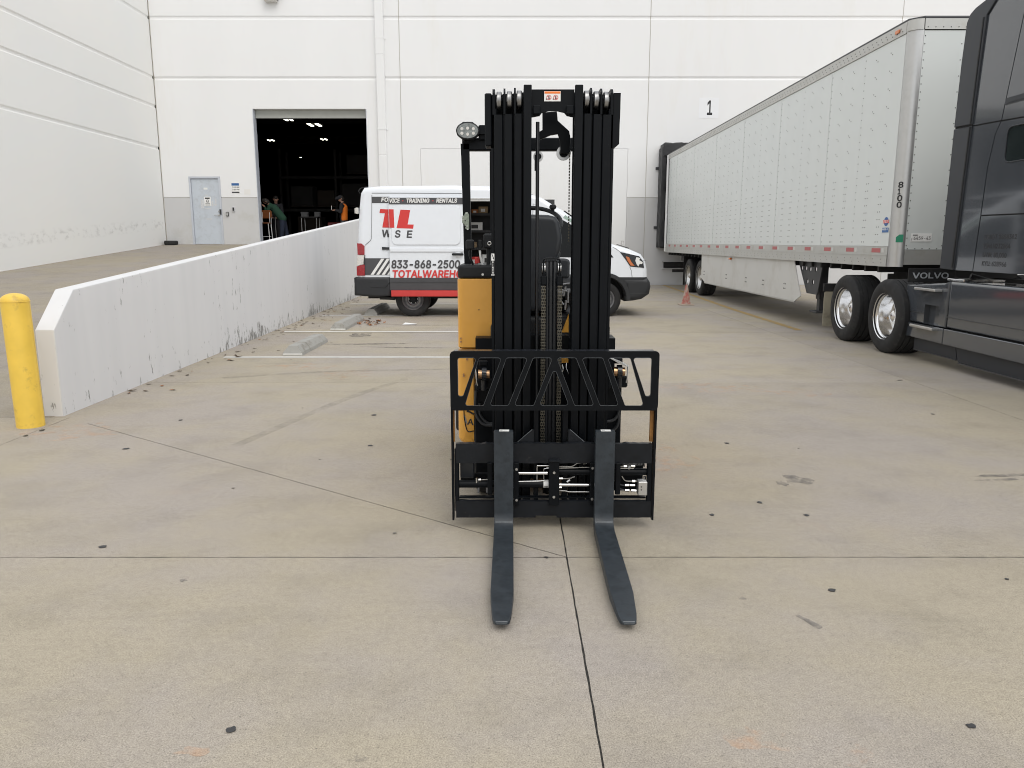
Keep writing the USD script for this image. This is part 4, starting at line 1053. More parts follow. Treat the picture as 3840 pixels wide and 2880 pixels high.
for k in range(18):
    L = .27
    part(tr, 'reflector_strip', BX(TX0 - .0105, TX0 - .0085, y, y + L, 1.352, 1.412), K['tape_red'], smooth=False)
    part(tr, 'reflector_strip', BX(TX0 - .0105, TX0 - .0085, y - .11, y - .03, 1.352, 1.412), K['tape_white'], smooth=False)
    y += .865
part(tr, 'rear_gap', BX(TX0 + .012, TX0 + .06, 26.425, 26.56, RZ1, PZ1), K['dark_gap'], smooth=False)
part(tr, 'rear_frame', [BX(TX0 - .015, TX0 + .09, 26.56, TR, RZ0 + .02, TZ, .008), BX(TX1 - .09, TX1 + .015, 26.56, TR, RZ0 + .02, TZ, .008), BX(TX0 + .091, TX1 - .091, 26.6, TR, TZ - .14, TZ), BX(TX0 + .091, TX1 - .091, 26.6, TR, RZ0 + .02, RZ1)], K['wall_white'], smooth=False)
part(tr, 'rear_door', BX(TX0 + .092, TX1 - .092, 26.7, 26.76, RZ1, TZ - .141), K['trailer'], smooth=False)
part(tr, 'floor', BX(TX0 + .051, TX1 - .051, 10.86, 26.55, RZ0 + .03, RZ1 - .02), K['chassis'], smooth=False)
part(tr, 'cross_beams', [BX(TX0 + .06, TX1 - .06, y, y + .05, RZ0 - .09, RZ0 + .028) for y in np.arange(11.2, 26.4, .42)], K['chassis'], kind='stuff', smooth=False)
part(tr, 'marker_lamp', RPX(rrect(11.02, 11.14, 4.262, 4.312, .02), TX0 - .03, TX0 - .0125, .008, 'x', 2), K['amber'])
part(tr, 'marker_lamp', RPX(rrect(18.6, 18.72, 1.08, 1.13, .02), TX0 - .03, TX0 + .02, .008, 'x', 2), K['amber'])
# side skirt with edge strip and bolts
sk = [(21.60, RZ0 - .004), (21.58, .53), (21.18, .42), (14.36, .42), (14.08, .53), (14.5, RZ0 - .004)]
part(tr, 'side_skirt', PR(sk, 'x', TX0 + .03, TX0 + .045), K['trailer_skirt'], smooth=False)
part(tr, 'skirt_edge', BX(TX0 + .02, TX0 + .05, 14.36, 21.18, .395, .419), K['rail_alu'], smooth=False)
sb = []
for y in (21.2, 19.0, 17.4, 16.2, 14.9):
    for dy in (0, .07):
        for dz in (0, .09):
            sb.append((TX0 + .03, y + dy, .62 + dz))
part(tr, 'skirt_bolts', rivet_field(sb, (-1, 0, 0), .016, .008), K['rivet'], kind='stuff', smooth=False)
# landing gear
lg = PR(Polygon([(14.48, 1.155), (13.33, 1.155), (13.50, .59), (13.98, .59)]).difference(unary_union([Point(y, z).buffer(.045) for y, z in ((14.28, 1.03), (14.08, 1.03), (13.62, 1.03), (13.98, .80), (13.72, .80), (13.88, 1.02))])), 'x', TX0 + .10, TX0 + .12)
part(tr, 'gear_bracket', lg, K['chassis_grey'], smooth=False)
for x in (TX0 + .19, TX1 - .33):
    part(tr, 'landing_leg', [BX(x, x + .14, 13.62, 13.78, .5, 1.15, .01), BX(x + .02, x + .12, 13.64, 13.76, .30, .5)], K['chassis_grey'], smooth=False)
    part(tr, 'landing_foot', [BX(x - .07, x + .21, 13.55, 13.85, .26, .298, .01)], K['chassis_grey'], smooth=False)
part(tr, 'gear_brace', [CY((TX0 + .26, 13.7, .75), (TX1 - .26, 13.7, .75), .03), CY((TX0 + .3, 13.75, .6), (TX0 + .9, 15.2, 1.1), .025)], K['chassis'])
# bogie
part(tr, 'bogie_frame', [BX(6.0, 6.12, 20.8, 25.2, .72, 1.06), BX(6.94, 7.06, 20.8, 25.2, .72, 1.06), BX(5.75, 7.3, 20.9, 21.0, .8, 1.0), BX(5.5, 7.5, 24.9, 25.3, .90, 1.08)], K['chassis'], smooth=False)
for y in (22.02, 23.42):
    part(tr, 'axle', CY((5.7, y, .5), (7.4, y, .5), .07), K['chassis'])
    truck_wheel(tr, 5.30, y, .5, .5, .42, 1, False, 'alu', .16)
    truck_wheel(tr, TX1 - .07, y, .5, .5, .42, -1, False, 'alu', .16)
part(tr, 'mud_flap', BX(5.35, 5.95, 24.25, 24.265, .18, .95), K['rubber'], smooth=False)
part(tr, 'mud_flap', BX(7.1, 7.7, 24.25, 24.265, .18, .95), K['rubber'], smooth=False)
part(tr, 'rear_guard', [BX(5.5, 7.56, 26.6, 26.7, .48, .58), BX(5.9, 6.0, 26.6, 26.7, .58, 1.17), BX(7.06, 7.16, 26.6, 26.7, .58, 1.17)], K['chassis'], smooth=False)
# numbers and stickers
for k, ch in enumerate('8100'):
    cx = TX0 - .004 + .044
    part(tr, 'number', TX(ch, (TX0 + .0383 - .0205, TF + .0383 + .0205, 2.225 - k * .088), (.707, -.707, 0), (0, 0, 1), .074, .064 if ch != '1' else .034, depth=.002, heavy=.02), K['ink'], smooth=False)
cyz = (10.975, 1.78)
dsk = holder(tr, 'maker_sticker')
part(dsk, 'blue_disc', PR(Point(*cyz).buffer(.062), 'x', TX0 - .004, TX0 - .0015), K['blue_print'])
part(dsk, 'red_band', BX(TX0 - .0055, TX0 - .0042, cyz[0] - .085, cyz[0] + .085, cyz[1] - .022, cyz[1] + .022), K['red_print'], smooth=False)
part(dsk, 'lettering', TX('UTILITY', (TX0 - .0055, cyz[0] + .075, cyz[1] - .014), (0, -1, 0), (0, 0, 1), .028, .15, depth=.001), K['paper'], smooth=False)
st2 = holder(tr, 'model_sticker')
part(st2, 'blue_plate', BX(TX0 - .004, TX0 - .0015, 10.89, 11.07, 1.63, 1.695), K['blue_print'], smooth=False)
part(st2, 'lettering', TX('4000D-X', (TX0 - .004, 11.06, 1.662), (0, -1, 0), (0, 0, 1), .024, .15, depth=.001), K['paper'], smooth=False)
gs = holder(tr, 'green_sticker')
t45 = (TX0 + .055, TF + .03)
gm = PR(Polygon([(-.045, 0), (.045, 0), (.045, .105), (-.005, .105), (-.045, .07)]), 'y', -.0025, 0)
gm.apply_transform(trimesh.transformations.rotation_matrix(math.radians(-35), [0, 0, 1]))
gm.apply_translation([TX0 + .075, TF + .012, 1.495])
part(gs, 'green_plate', gm, K['green_print'], smooth=False)
pl = holder(tr, 'number_plate')
part(pl, 'plate', BX(5.45, 5.735, TF - .006, TF - .001, 1.505, 1.615), K['paper'], smooth=False)
part(pl, 'digits', TX('6459-43', (5.49, TF - .006, 1.528), (1, 0, 0), (0, 0, 1), .045, .23, depth=.0015, bold=False), K['ink'], smooth=False)
part(pl, 'small_print', [BX(5.475, 5.54, TF - .0075, TF - .0062, 1.585, 1.597), BX(5.462, 5.468, TF - .0075, TF - .0062, 1.52, 1.555)], K['ink'], smooth=False)

# ------------------------------------------------------------------ tractor unit
tk = thing('truck_tractor', 'dark metallic grey sleeper cab truck tractor with aluminium wheels coupled to the trailer', 'truck', (6.5, 7, 0))
CX0, CX1 = 5.25, 7.75
prof = Polygon([(9.24, 1.17), (9.12, 3.97), (8.96, 4.13), (8.45, 4.30), (6.9, 4.36), (6.1, 4.10), (5.55, 3.25), (5.05, 2.32), (4.95, 2.1), (4.95, 1.17)])
part(tk, 'cab_shell', RPX(prof, CX0 + .012, CX1 - .012, .05, 'x', 6), K['cab'], smooth=35)
def side(poly, th=.014, x=CX0, r=.006):
    return PR(poly, 'x', x - th * 0, x + th)
s2 = [(8.845, 1.17), (8.775, 2.31), (8.70, 2.65), (8.62, 2.77)]
win = affinity.rotate(rrect(7.72, 8.49, 2.33, 2.695, .07), 0)
pA = [(9.225, 1.172), (9.148, 2.79), (8.63, 2.772)] + s2[::-1][1:] 
pA = [(9.225, 1.172), (9.148, 2.79), (8.637, 2.772), (8.712, 2.65), (8.787, 2.31), (8.857, 1.172)]
pB = [(9.146, 2.806), (9.085, 3.94), (8.93, 4.07), (8.40, 4.22), (8.391, 4.12), (8.628, 2.786)]
pC = [(8.843, 1.172), (8.80, 1.782), (7.0, 1.768), (7.0, 1.172)]
pD = Polygon([(8.80, 1.798), (8.775, 2.31), (8.70, 2.65), (8.624, 2.768), (7.0, 2.70), (7.0, 1.782)]).difference(win.buffer(.006))
pE = [(8.614, 2.784), (8.377, 4.12), (8.386, 4.225), (7.0, 4.28), (7.0, 2.716)]
pF = [(6.985, 1.172), (6.985, 3.6), (6.3, 3.6), (5.85, 3.3), (5.2, 2.2), (5.1, 2.0), (5.1, 1.172)]
for nm, p in (('side_panel', pA), ('side_panel', pB), ('side_panel', pC), ('side_panel', pD), ('side_panel', pE), ('cab_door', Polygon(pF).difference(Polygon([(6.9, 2.3), (6.9, 3.3), (6.2, 3.3), (5.75, 2.95), (5.5, 2.3)])))):
    part(tk, nm, PR(p, 'x', CX0, CX0 + .0118), K['cab'], smooth=False)
part(tk, 'panel_gap', BX(CX0 + .0085, CX0 + .0115, 5.2, 9.13, 1.2, 3.6), K['dark_gap'], smooth=False)
part(tk, 'sleeper_window', PR(win, 'x', CX0 + .004, CX0 + .008), K['dark_glass'], smooth=False)
part(tk, 'door_window', PR([(6.88, 2.32), (6.88, 3.28), (6.21, 3.28), (5.77, 2.94), (5.53, 2.32)], 'x', CX0 + .004, CX0 + .008), K['dark_glass'], smooth=False)
part(tk, 'window_seal', TU([(CX0 - .001, y, z) for y, z in list(win.exterior.coords)[:-1]], .006, 6, True), K['cab_dark'])
part(tk, 'side_vent', [PR(rrect(7.9, 8.585, 2.93, 3.0, .012), 'x', CX0 - .006, CX0 - .0005), PR(rrect(7.95, 8.54, 2.95, 2.972, .008), 'x', CX0 - .012, CX0 - .0065)], K['cab_dark'], smooth=False)
part(tk, 'windscreen', PR([(6.02, 4.0), (5.5, 3.2), (5.03, 2.36), (5.0, 2.4), (5.47, 3.25), (6.0, 4.04)], 'x', CX0 + .2, CX1 - .2), K['dark_glass'], smooth=False)
ext = Polygon([(9.215, 1.17), (9.51, 1.18), (9.505, 2.812), (9.14, 2.797)])
ext2 = Polygon([(9.14, 2.815), (9.503, 2.83), (9.485, 3.55), (9.454, 3.98), (9.40, 4.06), (9.307, 4.10), (9.1, 4.135), (8.93, 4.155), (8.93, 4.07), (9.07, 3.96)])
for x0, x1 in ((CX0 - .02, CX0 + .03), (CX1 - .03, CX1 + .02)):
    part(tk, 'side_extender', RPX(ext, x0, x1, .014, 'x', 3), K['cab_dark'])
    part(tk, 'side_extender', RPX(ext2, x0, x1, .014, 'x', 3), K['cab_dark'])
part(tk, 'extender_trim', [PR([(9.248, 1.2), (9.226, 1.2), (9.156, 2.79), (9.176, 2.79)], 'x', CX0 - .0265, CX0 - .0205), PR([(9.176, 2.83), (9.156, 2.83), (9.108, 3.95), (9.128, 3.95)], 'x', CX0 - .0265, CX0 - .0205)], K['rubber'], smooth=False)
part(tk, 'extender_seal', BX(CX0 - .005, CX0 + .02, 9.15, 9.495, 2.785, 2.84), K['dark_gap'], smooth=False)
part(tk, 'back_wall', BX(CX0 + .1, CX1 - .1, 9.13, 9.2, 1.2, 3.7), K['cab_dark'], smooth=False)
lines = [('USDOT 1858362', 8.70, 1.530, .56), ('VIN:LN232864', 8.70, 1.432, .47), ('GVW: 80,000', 8.695, 1.335, .42), ('KYU: 628966', 8.69, 1.240, .43)]
for s, y, z, w in lines:
    part(tk, 'lettering', TX(s, (CX0, y, z), (0, -1, 0), (0, 0, 1), .05, w, depth=.0015), K['cab_text'], smooth=False)
# side fairings with steps
FXo = 5.20
up1 = RPX(Polygon([(10.19, .482), (10.19, .955), (9.30, 1.015), (9.205, 1.04), (9.205, .482)]), FXo, FXo + .38, .025, 'x', 4)
up1 = cut(up1, BX(FXo - .1, FXo + .07, 9.36, 9.70, .487, .73))
part(tk, 'side_fairing', up1, K['cab'], smooth=30)
part(tk, 'side_fairing', RPX(Polygon([(9.195, .482), (9.195, 1.045), (5.1, 1.04), (5.1, .482)]), FXo, FXo + .38, .045, 'x', 5), K['cab'], smooth=30)
part(tk, 'fairing_skirt', RPX(Polygon([(10.09, .29), (10.12, .474), (9.205, .474), (9.205, .285)]), FXo - .02, FXo + .3, .014, 'x', 3), K['cab'], smooth=30)
part(tk, 'fairing_skirt', RPX(Polygon([(9.195, .285), (9.195, .474), (5.1, .474), (5.1, .27)]), FXo - .02, FXo + .3, .014, 'x', 3), K['cab'], smooth=30)
part(tk, 'rubber_skirt', [PR([(9.93, .136), (9.94, .283), (9.0, .283), (8.95, .14)], 'x', FXo + .03, FXo + .05), PR([(8.91, .115), (8.98, .283), (5.1, .265), (5.1, .10)], 'x', FXo + .025, FXo + .045)], K['cab_dark'], smooth=False)
part(tk, 'skirt_strip', [BX(FXo + .02, FXo + .06, 8.96, 9.92, .125, .137), BX(FXo + .015, FXo + .055, 5.1, 8.9, .098, .112)], K['chassis_grey'], smooth=False)
part(tk, 'body_line', [BX(FXo - .004, FXo + .01, 5.2, 9.19, .612, .620), BX(FXo - .004, FXo + .01, 9.71, 10.17, .612, .620)], K['chassis_grey'], smooth=False)
for y0, y1, z in ((9.33, 9.82, .905), (9.32, 9.85, .435)):
    s = holder(tk, 'step')
    part(s, 'tread', BX(FXo - .10, FXo - .001, y0, y1, z, z + .034, .006), K['alu'], smooth=False)
    part(s, 'tread_ribs', [BX(FXo - .098, FXo - .006, y, y + .012, z + .0345, z + .04) for y in np.arange(y0 + .02, y1 - .02, .03)], K['chrome'], kind='stuff', smooth=False)
part(tk, 'deck_plate', [BX(FXo + .02, FXo + .5, 8.95, 9.30, 1.045, 1.07, .005)], K['polished'], smooth=False)
vb = holder(tk, 'fender_flap')
part(vb, 'flap', BX(5.16, 5.77, 10.10, 10.115, .985, 1.165, .004), K['rubber'], smooth=False)
part(vb, 'lettering', TX('VOLVO', (5.215, 10.10, 1.035), (1, 0, 0), (0, 0, 1), .07, .47, depth=.002), K['badge'], smooth=False)
part(tk, 'fender_bracket', [CY((5.3, 10.12, 1.08), (6.0, 10.2, 1.0), .02), CY((5.5, 9.3, 1.1), (6.0, 9.2, .95), .03)], K['chassis'])
part(tk, 'chassis_rail', [BX(6.05, 6.15, 3.0, 12.5, .72, 1.0), BX(6.85, 6.95, 3.0, 12.5, .72, 1.0), BX(6.15, 6.85, 12.3, 12.4, .75, .98), BX(5.9, 7.1, 10.9, 12.0, 1.0, 1.1)], K['chassis'], smooth=False)
part(tk, 'air_lines', [TU(SP([(6.3 + k * .08, 9.25, 1.5 + k * .1), (6.25 + k * .1, 9.8, 1.15), (6.3 + k * .08, 10.4, 1.3), (6.4 + k * .06, 10.68, 1.55)], 6), .014, 7) for k in range(3)], K['hose'])
for y in (10.53, 11.85):
    part(tk, 'axle', CY((5.5, y, .5), (7.5, y, .5), .09), K['chassis'])
    truck_wheel(tk, 5.08, y, .5, .505, .46, 1, False, 'polished', .24)
    truck_wheel(tk, 7.92, y, .5, .505, .46, -1, False, 'polished', .24)
fl = RPX(rrect(5.12, 5.62, .13, .70, .03), 12.66, 12.675, .005, 'y', 2)
part(tk, 'mud_flap', fl, K['mudflap'], smooth=30)
part(tk, 'mud_flap', RPX(rrect(7.38, 7.88, .13, .70, .03), 12.66, 12.675, .005, 'y', 2), K['mudflap'], smooth=30)
part(tk, 'flap_hanger', [BX(5.10, 5.64, 12.655, 12.69, .70, .83, .006), CY((5.64, 12.68, .8), (6.1, 12.4, .85), .025)], K['chassis'], smooth=False)
# bonnet and front wheels, ahead of the frame
part(tk, 'bonnet', RPX(Polygon([(4.94, 1.0), (4.94, 2.2), (4.2, 2.12), (3.2, 1.92), (2.7, 1.55), (2.6, .95), (2.65, .4), (3.2, .4), (3.35, .95), (3.7, 1.12), (4.1, 1.12), (4.45, .95), (4.6, .5), (4.94, .5)]), CX0 + .06, CX1 - .06, .12, 'x', 5), K['cab'], smooth=35)
truck_wheel(tk, 5.34, 3.9, .5, .5, .3, 1, False, 'polished', .1)
truck_wheel(tk, 7.66, 3.9, .5, .5, .3, -1, False, 'polished', .1)

# ------------------------------------------------------------------ white van
VY0, VY1 = 15.66, 17.72
van = thing('van', 'white high roof work van with red and black lettering and its sliding door open', 'van', (-0.2, 16.7, 0))
def lean(m):
    "the sides tip inwards with height"
    v = np.array(m.vertices)
    mid = (VY0 + VY1) / 2
    k = np.clip((v[:, 2] - .8), 0, 3) * .05
    v[:, 1] += k * np.clip((mid - v[:, 1]) / ((VY1 - VY0) / 2), -1, 1)
    m.vertices = v
    return m
sil = [(-3.14, .44), (-3.14, .80), (-3.11, 1.47), (-3.075, 2.0), (-3.05, 2.25), (-3.02, 2.46), (-2.95, 2.565), (-2.6, 2.595), (-1.2, 2.61), (-0.3, 2.59), (0.2, 2.515), (0.6, 2.375), (1.0, 2.13), (1.45, 1.82), (1.92, 1.515),
       (2.05, 1.445), (2.36, 1.36), (2.60, 1.26), (2.69, 1.135), (2.735, .95), (2.74, .79), (2.735, .44)]
body = man(lean(RPX(Polygon(sil), VY0, VY1, .11, 'y', 6)))
RX, FXw = -2.02, 1.867
for x, r in ((RX, .43), (FXw, .46)):
    body = body - man(CY((x, VY0 - .5, .36), (x, VY0 + .42, .36), r, n=48)) - man(CY((x, VY1 - .42, .36), (x, VY1 + .5, .36), r, n=48))
body = body - man(BX(-2.72, 0.95, VY0 + .13, VY1 - .13, .60, 2.44)) - man(BX(-.95, .36, VY0 - .4, VY0 + .3, .62, 2.335))
# windscreen opening and side window recess
shell = unman(body)
up = unman(man(shell) - man(BX(-4, 4, 14, 20, 0, .80)))
lo = unman(man(shell) - man(BX(-4, 4, 14, 20, .80, 4)))
part(van, 'body', up, K['van_white'], smooth=35)
part(van, 'sill', lo, K['van_black'], smooth=35)
fb = RPX(Polygon([(2.285, .31), (2.30, .40), (2.27, .65), (2.20, .795), (2.74, .792), (2.80, .70), (2.815, .6), (2.79, .46), (2.64, .355), (2.45, .32)]), VY0 - .012, VY1 + .012, .10, 'y', 6)
part(van, 'front_bumper', fb, K['van_black'], smooth=35)
part(van, 'bumper_line', BX(2.30, 2.72, VY0 - .016, VY0 - .008, .475, .483), K['chassis_grey'], smooth=False)
rb = RPX(Polygon([(-2.45, .42), (-2.47, .795), (-3.13, .80), (-3.19, .765), (-3.20, .43), (-2.75, .40)]), VY0 - .014, VY1 + .014, .05, 'y', 4)
part(van, 'rear_bumper', rb, K['van_black'], smooth=35)
part(van, 'bumper_line', TU([(-2.86, VY0 - .015, .60), (-2.56, VY0 - .015, .585), (-2.535, VY0 - .015, .62), (-2.47, VY0 - .015, .70)], .005, 6), K['dark_gap'])
part(van, 'parking_sensor', CY((-2.87, VY0 - .018, .72), (-2.87, VY0, .72), .03), K['van_black'])
part(van, 'tow_bracket', RPX(Polygon([(-2.72, .40), (-2.70, .34), (-2.40, .33), (-2.35, .40)]), VY0 + .1, VY0 + .7, .02, 'y', 2), K['chassis'])
part(van, 'underbody', BX(-3.0, 2.5, VY0 + .45, VY1 - .45, .34, .62), K['chassis'], smooth=False)
def ys(z, off=0.0):
    return VY0 + .05 * max(z - .8, 0) - off
# arches
for x, r in ((FXw, .46),):
    part(van, 'arch_trim', PR(Point(x, .36).buffer(r + .07, quad_segs=20).difference(Point(x, .36).buffer(r - .004, quad_segs=20)).difference(sbox(x - 1, -.6, x + 1, .33)), 'y', VY0 - .02, VY0 + .06), K['van_black'], smooth=30)
part(van, 'wheel_well', [PR(Point(FXw, .36).buffer(.457, quad_segs=20).difference(Point(FXw, .36).buffer(.44, quad_segs=20)).difference(sbox(0, -1, 4, .42)), 'y', VY0 + .03, VY0 + .40), BX(FXw - .42, FXw + .42, VY0 + .38, VY0 + .41, 0.42, .74)], K['dark_gap'], smooth=30)
# wheels
def van_wheel(x, y0, s):
    h = holder(van, 'wheel')
    R, w = .352, .22
    pr = [(.215, .02), (.25, 0), (.31, .0), (.342, .02), (R, .05), (R, w - .05), (.342, w - .02), (.3, w), (.215, w - .02), (.215, .02)]
    def put(m):
        v = np.array(m.vertices); v[:, 1] = y0 + s * v[:, 1]; m.vertices = v
        if s < 0: m.invert()
        return m
    part(h, 'tyre', put(LA(pr, 'y', (x, 0, R - .002), 48)), K['rubber'], smooth=35)
    part(h, 'rim', put(LA([(.217, .012), (.222, .02), (.208, .03), (.195, .05), (.185, .09), (.172, .07), (.15, .055), (.13, .05), (.118, .062), (.112, .1), (.10, .105), (.10, .125), (.2, .125), (.217, .012)], 'y', (x, 0, R - .002), 48)), K['wheel_steel'], smooth=35)
    part(h, 'hub', put(LA([(0, .072), (.055, .072), (.066, .085), (.07, .105), (.1, .108), (.1, .122), (0, .122)], 'y', (x, 0, R - .002), 32)), K['black_plastic'], smooth=35)
    part(h, 'wheel_bolt', [put(CY((x + .088 * math.cos(t), .1, R + .088 * math.sin(t)), (x + .088 * math.cos(t), .09, R + .088 * math.sin(t)), .011, n=6)) for t in np.arange(6) / 6 * 6.283], K['steel'], kind='stuff')
van_wheel(RX, VY0 + .03, 1); van_wheel(FXw, VY0 + .03, 1); van_wheel(RX, VY1 - .03, -1); van_wheel(FXw, VY1 - .03, -1)
# lamps
def on_side(poly, th, mat_, name, par=None, off=.0, label=None):
    m = RPX(poly, VY0 - off - th, VY0 + .03, min(th * .8, .008), 'y', 2)
    return part(par or van, name, lean(m), K[mat_], label=label)
tl = holder(van, 'tail_light')
on_side(Polygon([(-3.105, 1.245), (-3.11, 1.475), (-3.02, 1.468), (-2.962, 1.42), (-2.965, 1.245)]), .022, 'red_lens', 'upper_lens', tl)
on_side(Polygon([(-3.13, 1.02), (-3.108, 1.24), (-2.965, 1.24), (-2.99, 1.09), (-2.985, 1.06)]), .018, 'clear_lens', 'clear_lens', tl)
on_side(Polygon([(-3.13, .83), (-3.13, 1.015), (-2.985, 1.055), (-2.965, 1.04), (-2.967, .83)]), .022, 'red_lens', 'lower_lens', tl)
on_side(Polygon([(-2.995, 1.07), (-2.97, 1.24), (-2.955, 1.24), (-2.962, .835), (-2.978, .835)]), .012, 'van_black', 'lens_edge', tl)
hl = holder(van, 'headlight')
on_side(Polygon([(2.165, 1.305), (2.56, 1.218), (2.645, 1.11), (2.662, .985), (2.38, 1.012), (2.30, 1.13)]), .01, 'black_gloss', 'housing', hl)
on_side(Polygon([(2.285, 1.215), (2.355, 1.20), (2.40, 1.11), (2.475, 1.022), (2.39, 1.028), (2.32, 1.13)]), .016, 'amber', 'indicator', hl)
on_side(Polygon([(2.50, 1.20), (2.585, 1.18), (2.56, 1.14), (2.635, 1.10), (2.62, 1.06), (2.57, 1.06), (2.545, 1.01), (2.505, 1.06), (2.48, 1.13)]), .016, 'paper', 'reflector', hl)
# windows
on_side(Polygon([(.46, 1.20), (2.045, 1.19), (1.94, 1.325), (1.5, 1.62), (1.22, 1.82), (1.0, 1.94), (.75, 2.0), (.46, 2.02)]), .006, 'side_glass', 'side_window')
K['green_glass'] = mat('pale_green_glass', (0.30, 0.42, 0.36), 0.06, coat=1.0)
on_side(Polygon([(1.02, 1.975), (1.24, 1.85), (1.95, 1.37), (1.99, 1.38), (1.3, 1.885), (1.06, 2.03)]), .004, 'green_glass', 'windscreen_edge')
part(van, 'windscreen', PR([(1.05, 2.108), (1.88, 1.552), (1.89, 1.567), (1.06, 2.123)], 'y', VY0 + .22, VY1 - .22), K['side_glass'], smooth=False)
# body seams
def seam(pts, r=.0045, off=.0):
    part(van, 'panel_seam', TU([(x, ys(z, off), z) for x, z in pts], r, 6), K['chassis_grey'])
seam([(-2.79, 2.42), (-2.80, 2.1), (-2.825, 1.56), (-2.84, 1.53), (-2.95, 1.435)])
seam([(-2.79, 2.455), (-2.3, 2.455), (-1.0, 2.45)], .006)
seam([(2.02, 1.40), (2.10, 1.36), (2.17, 1.305)])
seam([(2.375, 1.005), (2.41, .92), (2.425, .80)])
seam([(2.64, 1.135), (2.70, 1.13)])
seam([(.40, .85), (.42, 2.25), (.9, 2.02)])
on_side(Polygon([(-2.61, 1.345), (-2.61, 1.40), (-2.40, 1.395), (-2.40, 1.345)]), .02, 'van_black', 'door_rail')
for x, z in ((-3.09, 2.11), (-3.15, .74)):
    part(van, 'door_hinge', [BX(x - .025, x + .02, VY0 + .02, VY0 + .12, z - .06, z + .06, .008), CY((x - .03, VY0 + .015, z - .05), (x - .03, VY0 + .015, z + .05), .012)], K['clear_lens'] if z > 1 else K['van_black'])
part(van, 'roof_hook', TU(SP([(-3.03, VY0 + .2, 2.44), (-3.07, VY0 + .18, 2.5), (-3.02, VY0 + .2, 2.56), (-2.9, VY0 + .2, 2.58)], 4), .007, 6), K['chassis'])
part(van, 'aerial', [CY((2.0, VY0 + .3, 1.42), (2.0, VY0 + .3, 2.02), .0055, .003, 8), CY((2.0, VY0 + .3, 1.42), (2.0, VY0 + .3, 1.53), .02, .009, 10)], K['black_plastic'])
part(van, 'wiper', [TU(SP([(1.80, VY0 + .25, 1.60), (1.9, VY0 + .24, 1.565), (1.98, VY0 + .27, 1.50), (2.02, VY0 + .3, 1.46)], 4), .013, 7), TU([(2.15, VY0 + .4, 1.45), (2.42, VY0 + .5, 1.37)], .008, 6)], K['black_plastic'])
part(van, 'door_header', [BX(-.94, .35, VY0 + .055, VY0 + .09, 2.335, 2.36), BX(-.94, .35, VY0 + .09, VY0 + .12, 2.30, 2.334)], K['alu'], smooth=False)
part(van, 'step_well', BX(-.95, .36, VY0 + .05, VY0 + .3, .56, .618), K['van_black'], smooth=False)
# decals on the body, behind the open door
def flat(poly, name, mat_, off, base=0.0, par=None, label=None):
    m = PR(poly, 'y', VY0 - base - off - .0012, VY0 - base - off)
    return part(par or van, name, lean(m), K[mat_], smooth=False, label=label)
body_clip = sbox(-3.2, 0, -2.44, 3)
flat(sbox(-2.80, 2.262, -2.44, 2.384), 'body_stripe', 'van_grey', .0008)
flat(sbox(-2.962, .845, -2.42, 1.178), 'body_stripe', 'van_grey', .0008)
for k in range(4):
    x = -2.855 + k * .112
    st = Polygon([(x, .848), (x + .062, .848), (x + .285, 1.168), (x + .223, 1.168)]).intersection(sbox(-3, 0, -2.425, 3))
    if st.area > .001:
        flat(st, 'white_slash', 'paper', .0024)
Tpoly = Polygon([(-2.632, 2.146), (-2.350, 2.137), (-2.343, 1.775), (-2.597, 1.785), (-2.540, 2.064), (-2.648, 2.068)])
flat(Tpoly.intersection(sbox(-3, 0, -2.44, 3)), 'red_letter_shape', 'red_print', .0012)
def side_text(s, x, z, h, w, mat_, base, par, name='lettering', shear=.0, off=.0012, hv=.022):
    m = TX(s, (x, VY0 + .05 * max(z - .8, 0) - base - off, z), (1, 0, 0), (0, .05, 1), h, w, shear=shear, depth=.0012, heavy=hv)
    return part(par, name, m, K[mat_], smooth=False)
side_text('FOR', -2.605, 2.29, .075, .20, 'paper', .0, van, shear=.15, off=.0026)
side_text('W', -2.615, 1.60, .135, .185, 'van_grey', .0, van, shear=.12)
# sliding door, slid back
DB = .075
DX0, DX1 = -2.455, -0.955
dr = holder(van, 'sliding_door')
dp_ = RPX(Polygon([(DX0, .548), (DX0, 2.372), (DX1, 2.372), (DX1, .548)]), VY0 - DB, VY0 - DB + .05, .012, 'y', 3)
part(dr, 'panel', lean(dp_), K['van_white'], smooth=30)
rp = RPX(rrect(-2.40, -1.03, 1.44, 2.215, .1, 6), VY0 - DB - .010, VY0 - DB + .006, .010, 'y', 3)
part(dr, 'raised_panel', lean(rp), K['van_white'], smooth=30)
part(dr, 'body_ridge', lean(RPX(Polygon([(DX0 + .01, 1.30), (DX0 + .01, 1.385), (DX1 - .01, 1.385), (DX1 - .01, 1.30)]), VY0 - DB - .014, VY0 - DB + .02, .014, 'y', 4)), K['van_white'], smooth=40)
flat(sbox(DX0 + .012, 2.238, DX1 - .012, 2.362), 'stripe', 'van_grey', .0108, DB, dr)
flat(sbox(DX0 + .002, .5485, DX1 - .002, .79), 'lower_cladding', 'van_grey', .0008, DB, dr)
part(dr, 'cladding_crease', BX(DX0 + .012, DX1 - .012, VY0 - DB - .012, VY0 - DB - .001, .70, .712), K['van_grey'], smooth=False)
D2 = DB + .0105
side_text('VICE', -2.438, 2.268, .075, .205, 'paper', D2, dr, shear=.14, off=.0022)
side_text('TRAINING', -2.10, 2.268, .075, .455, 'paper', D2, dr, shear=.14, off=.0022)
side_text('RENTALS', -1.50, 2.268, .075, .405, 'paper', D2, dr, shear=.14, off=.0022)
for x in (-2.165, -1.568):
    flat(Point(x, 2.303).buffer(.011), 'red_dot', 'red_print', .0125, DB, dr)
flat(Tpoly.intersection(sbox(DX0 + .012, 0, 0, 3)), 'red_letter_shape', 'red_print', .0108, DB, dr)
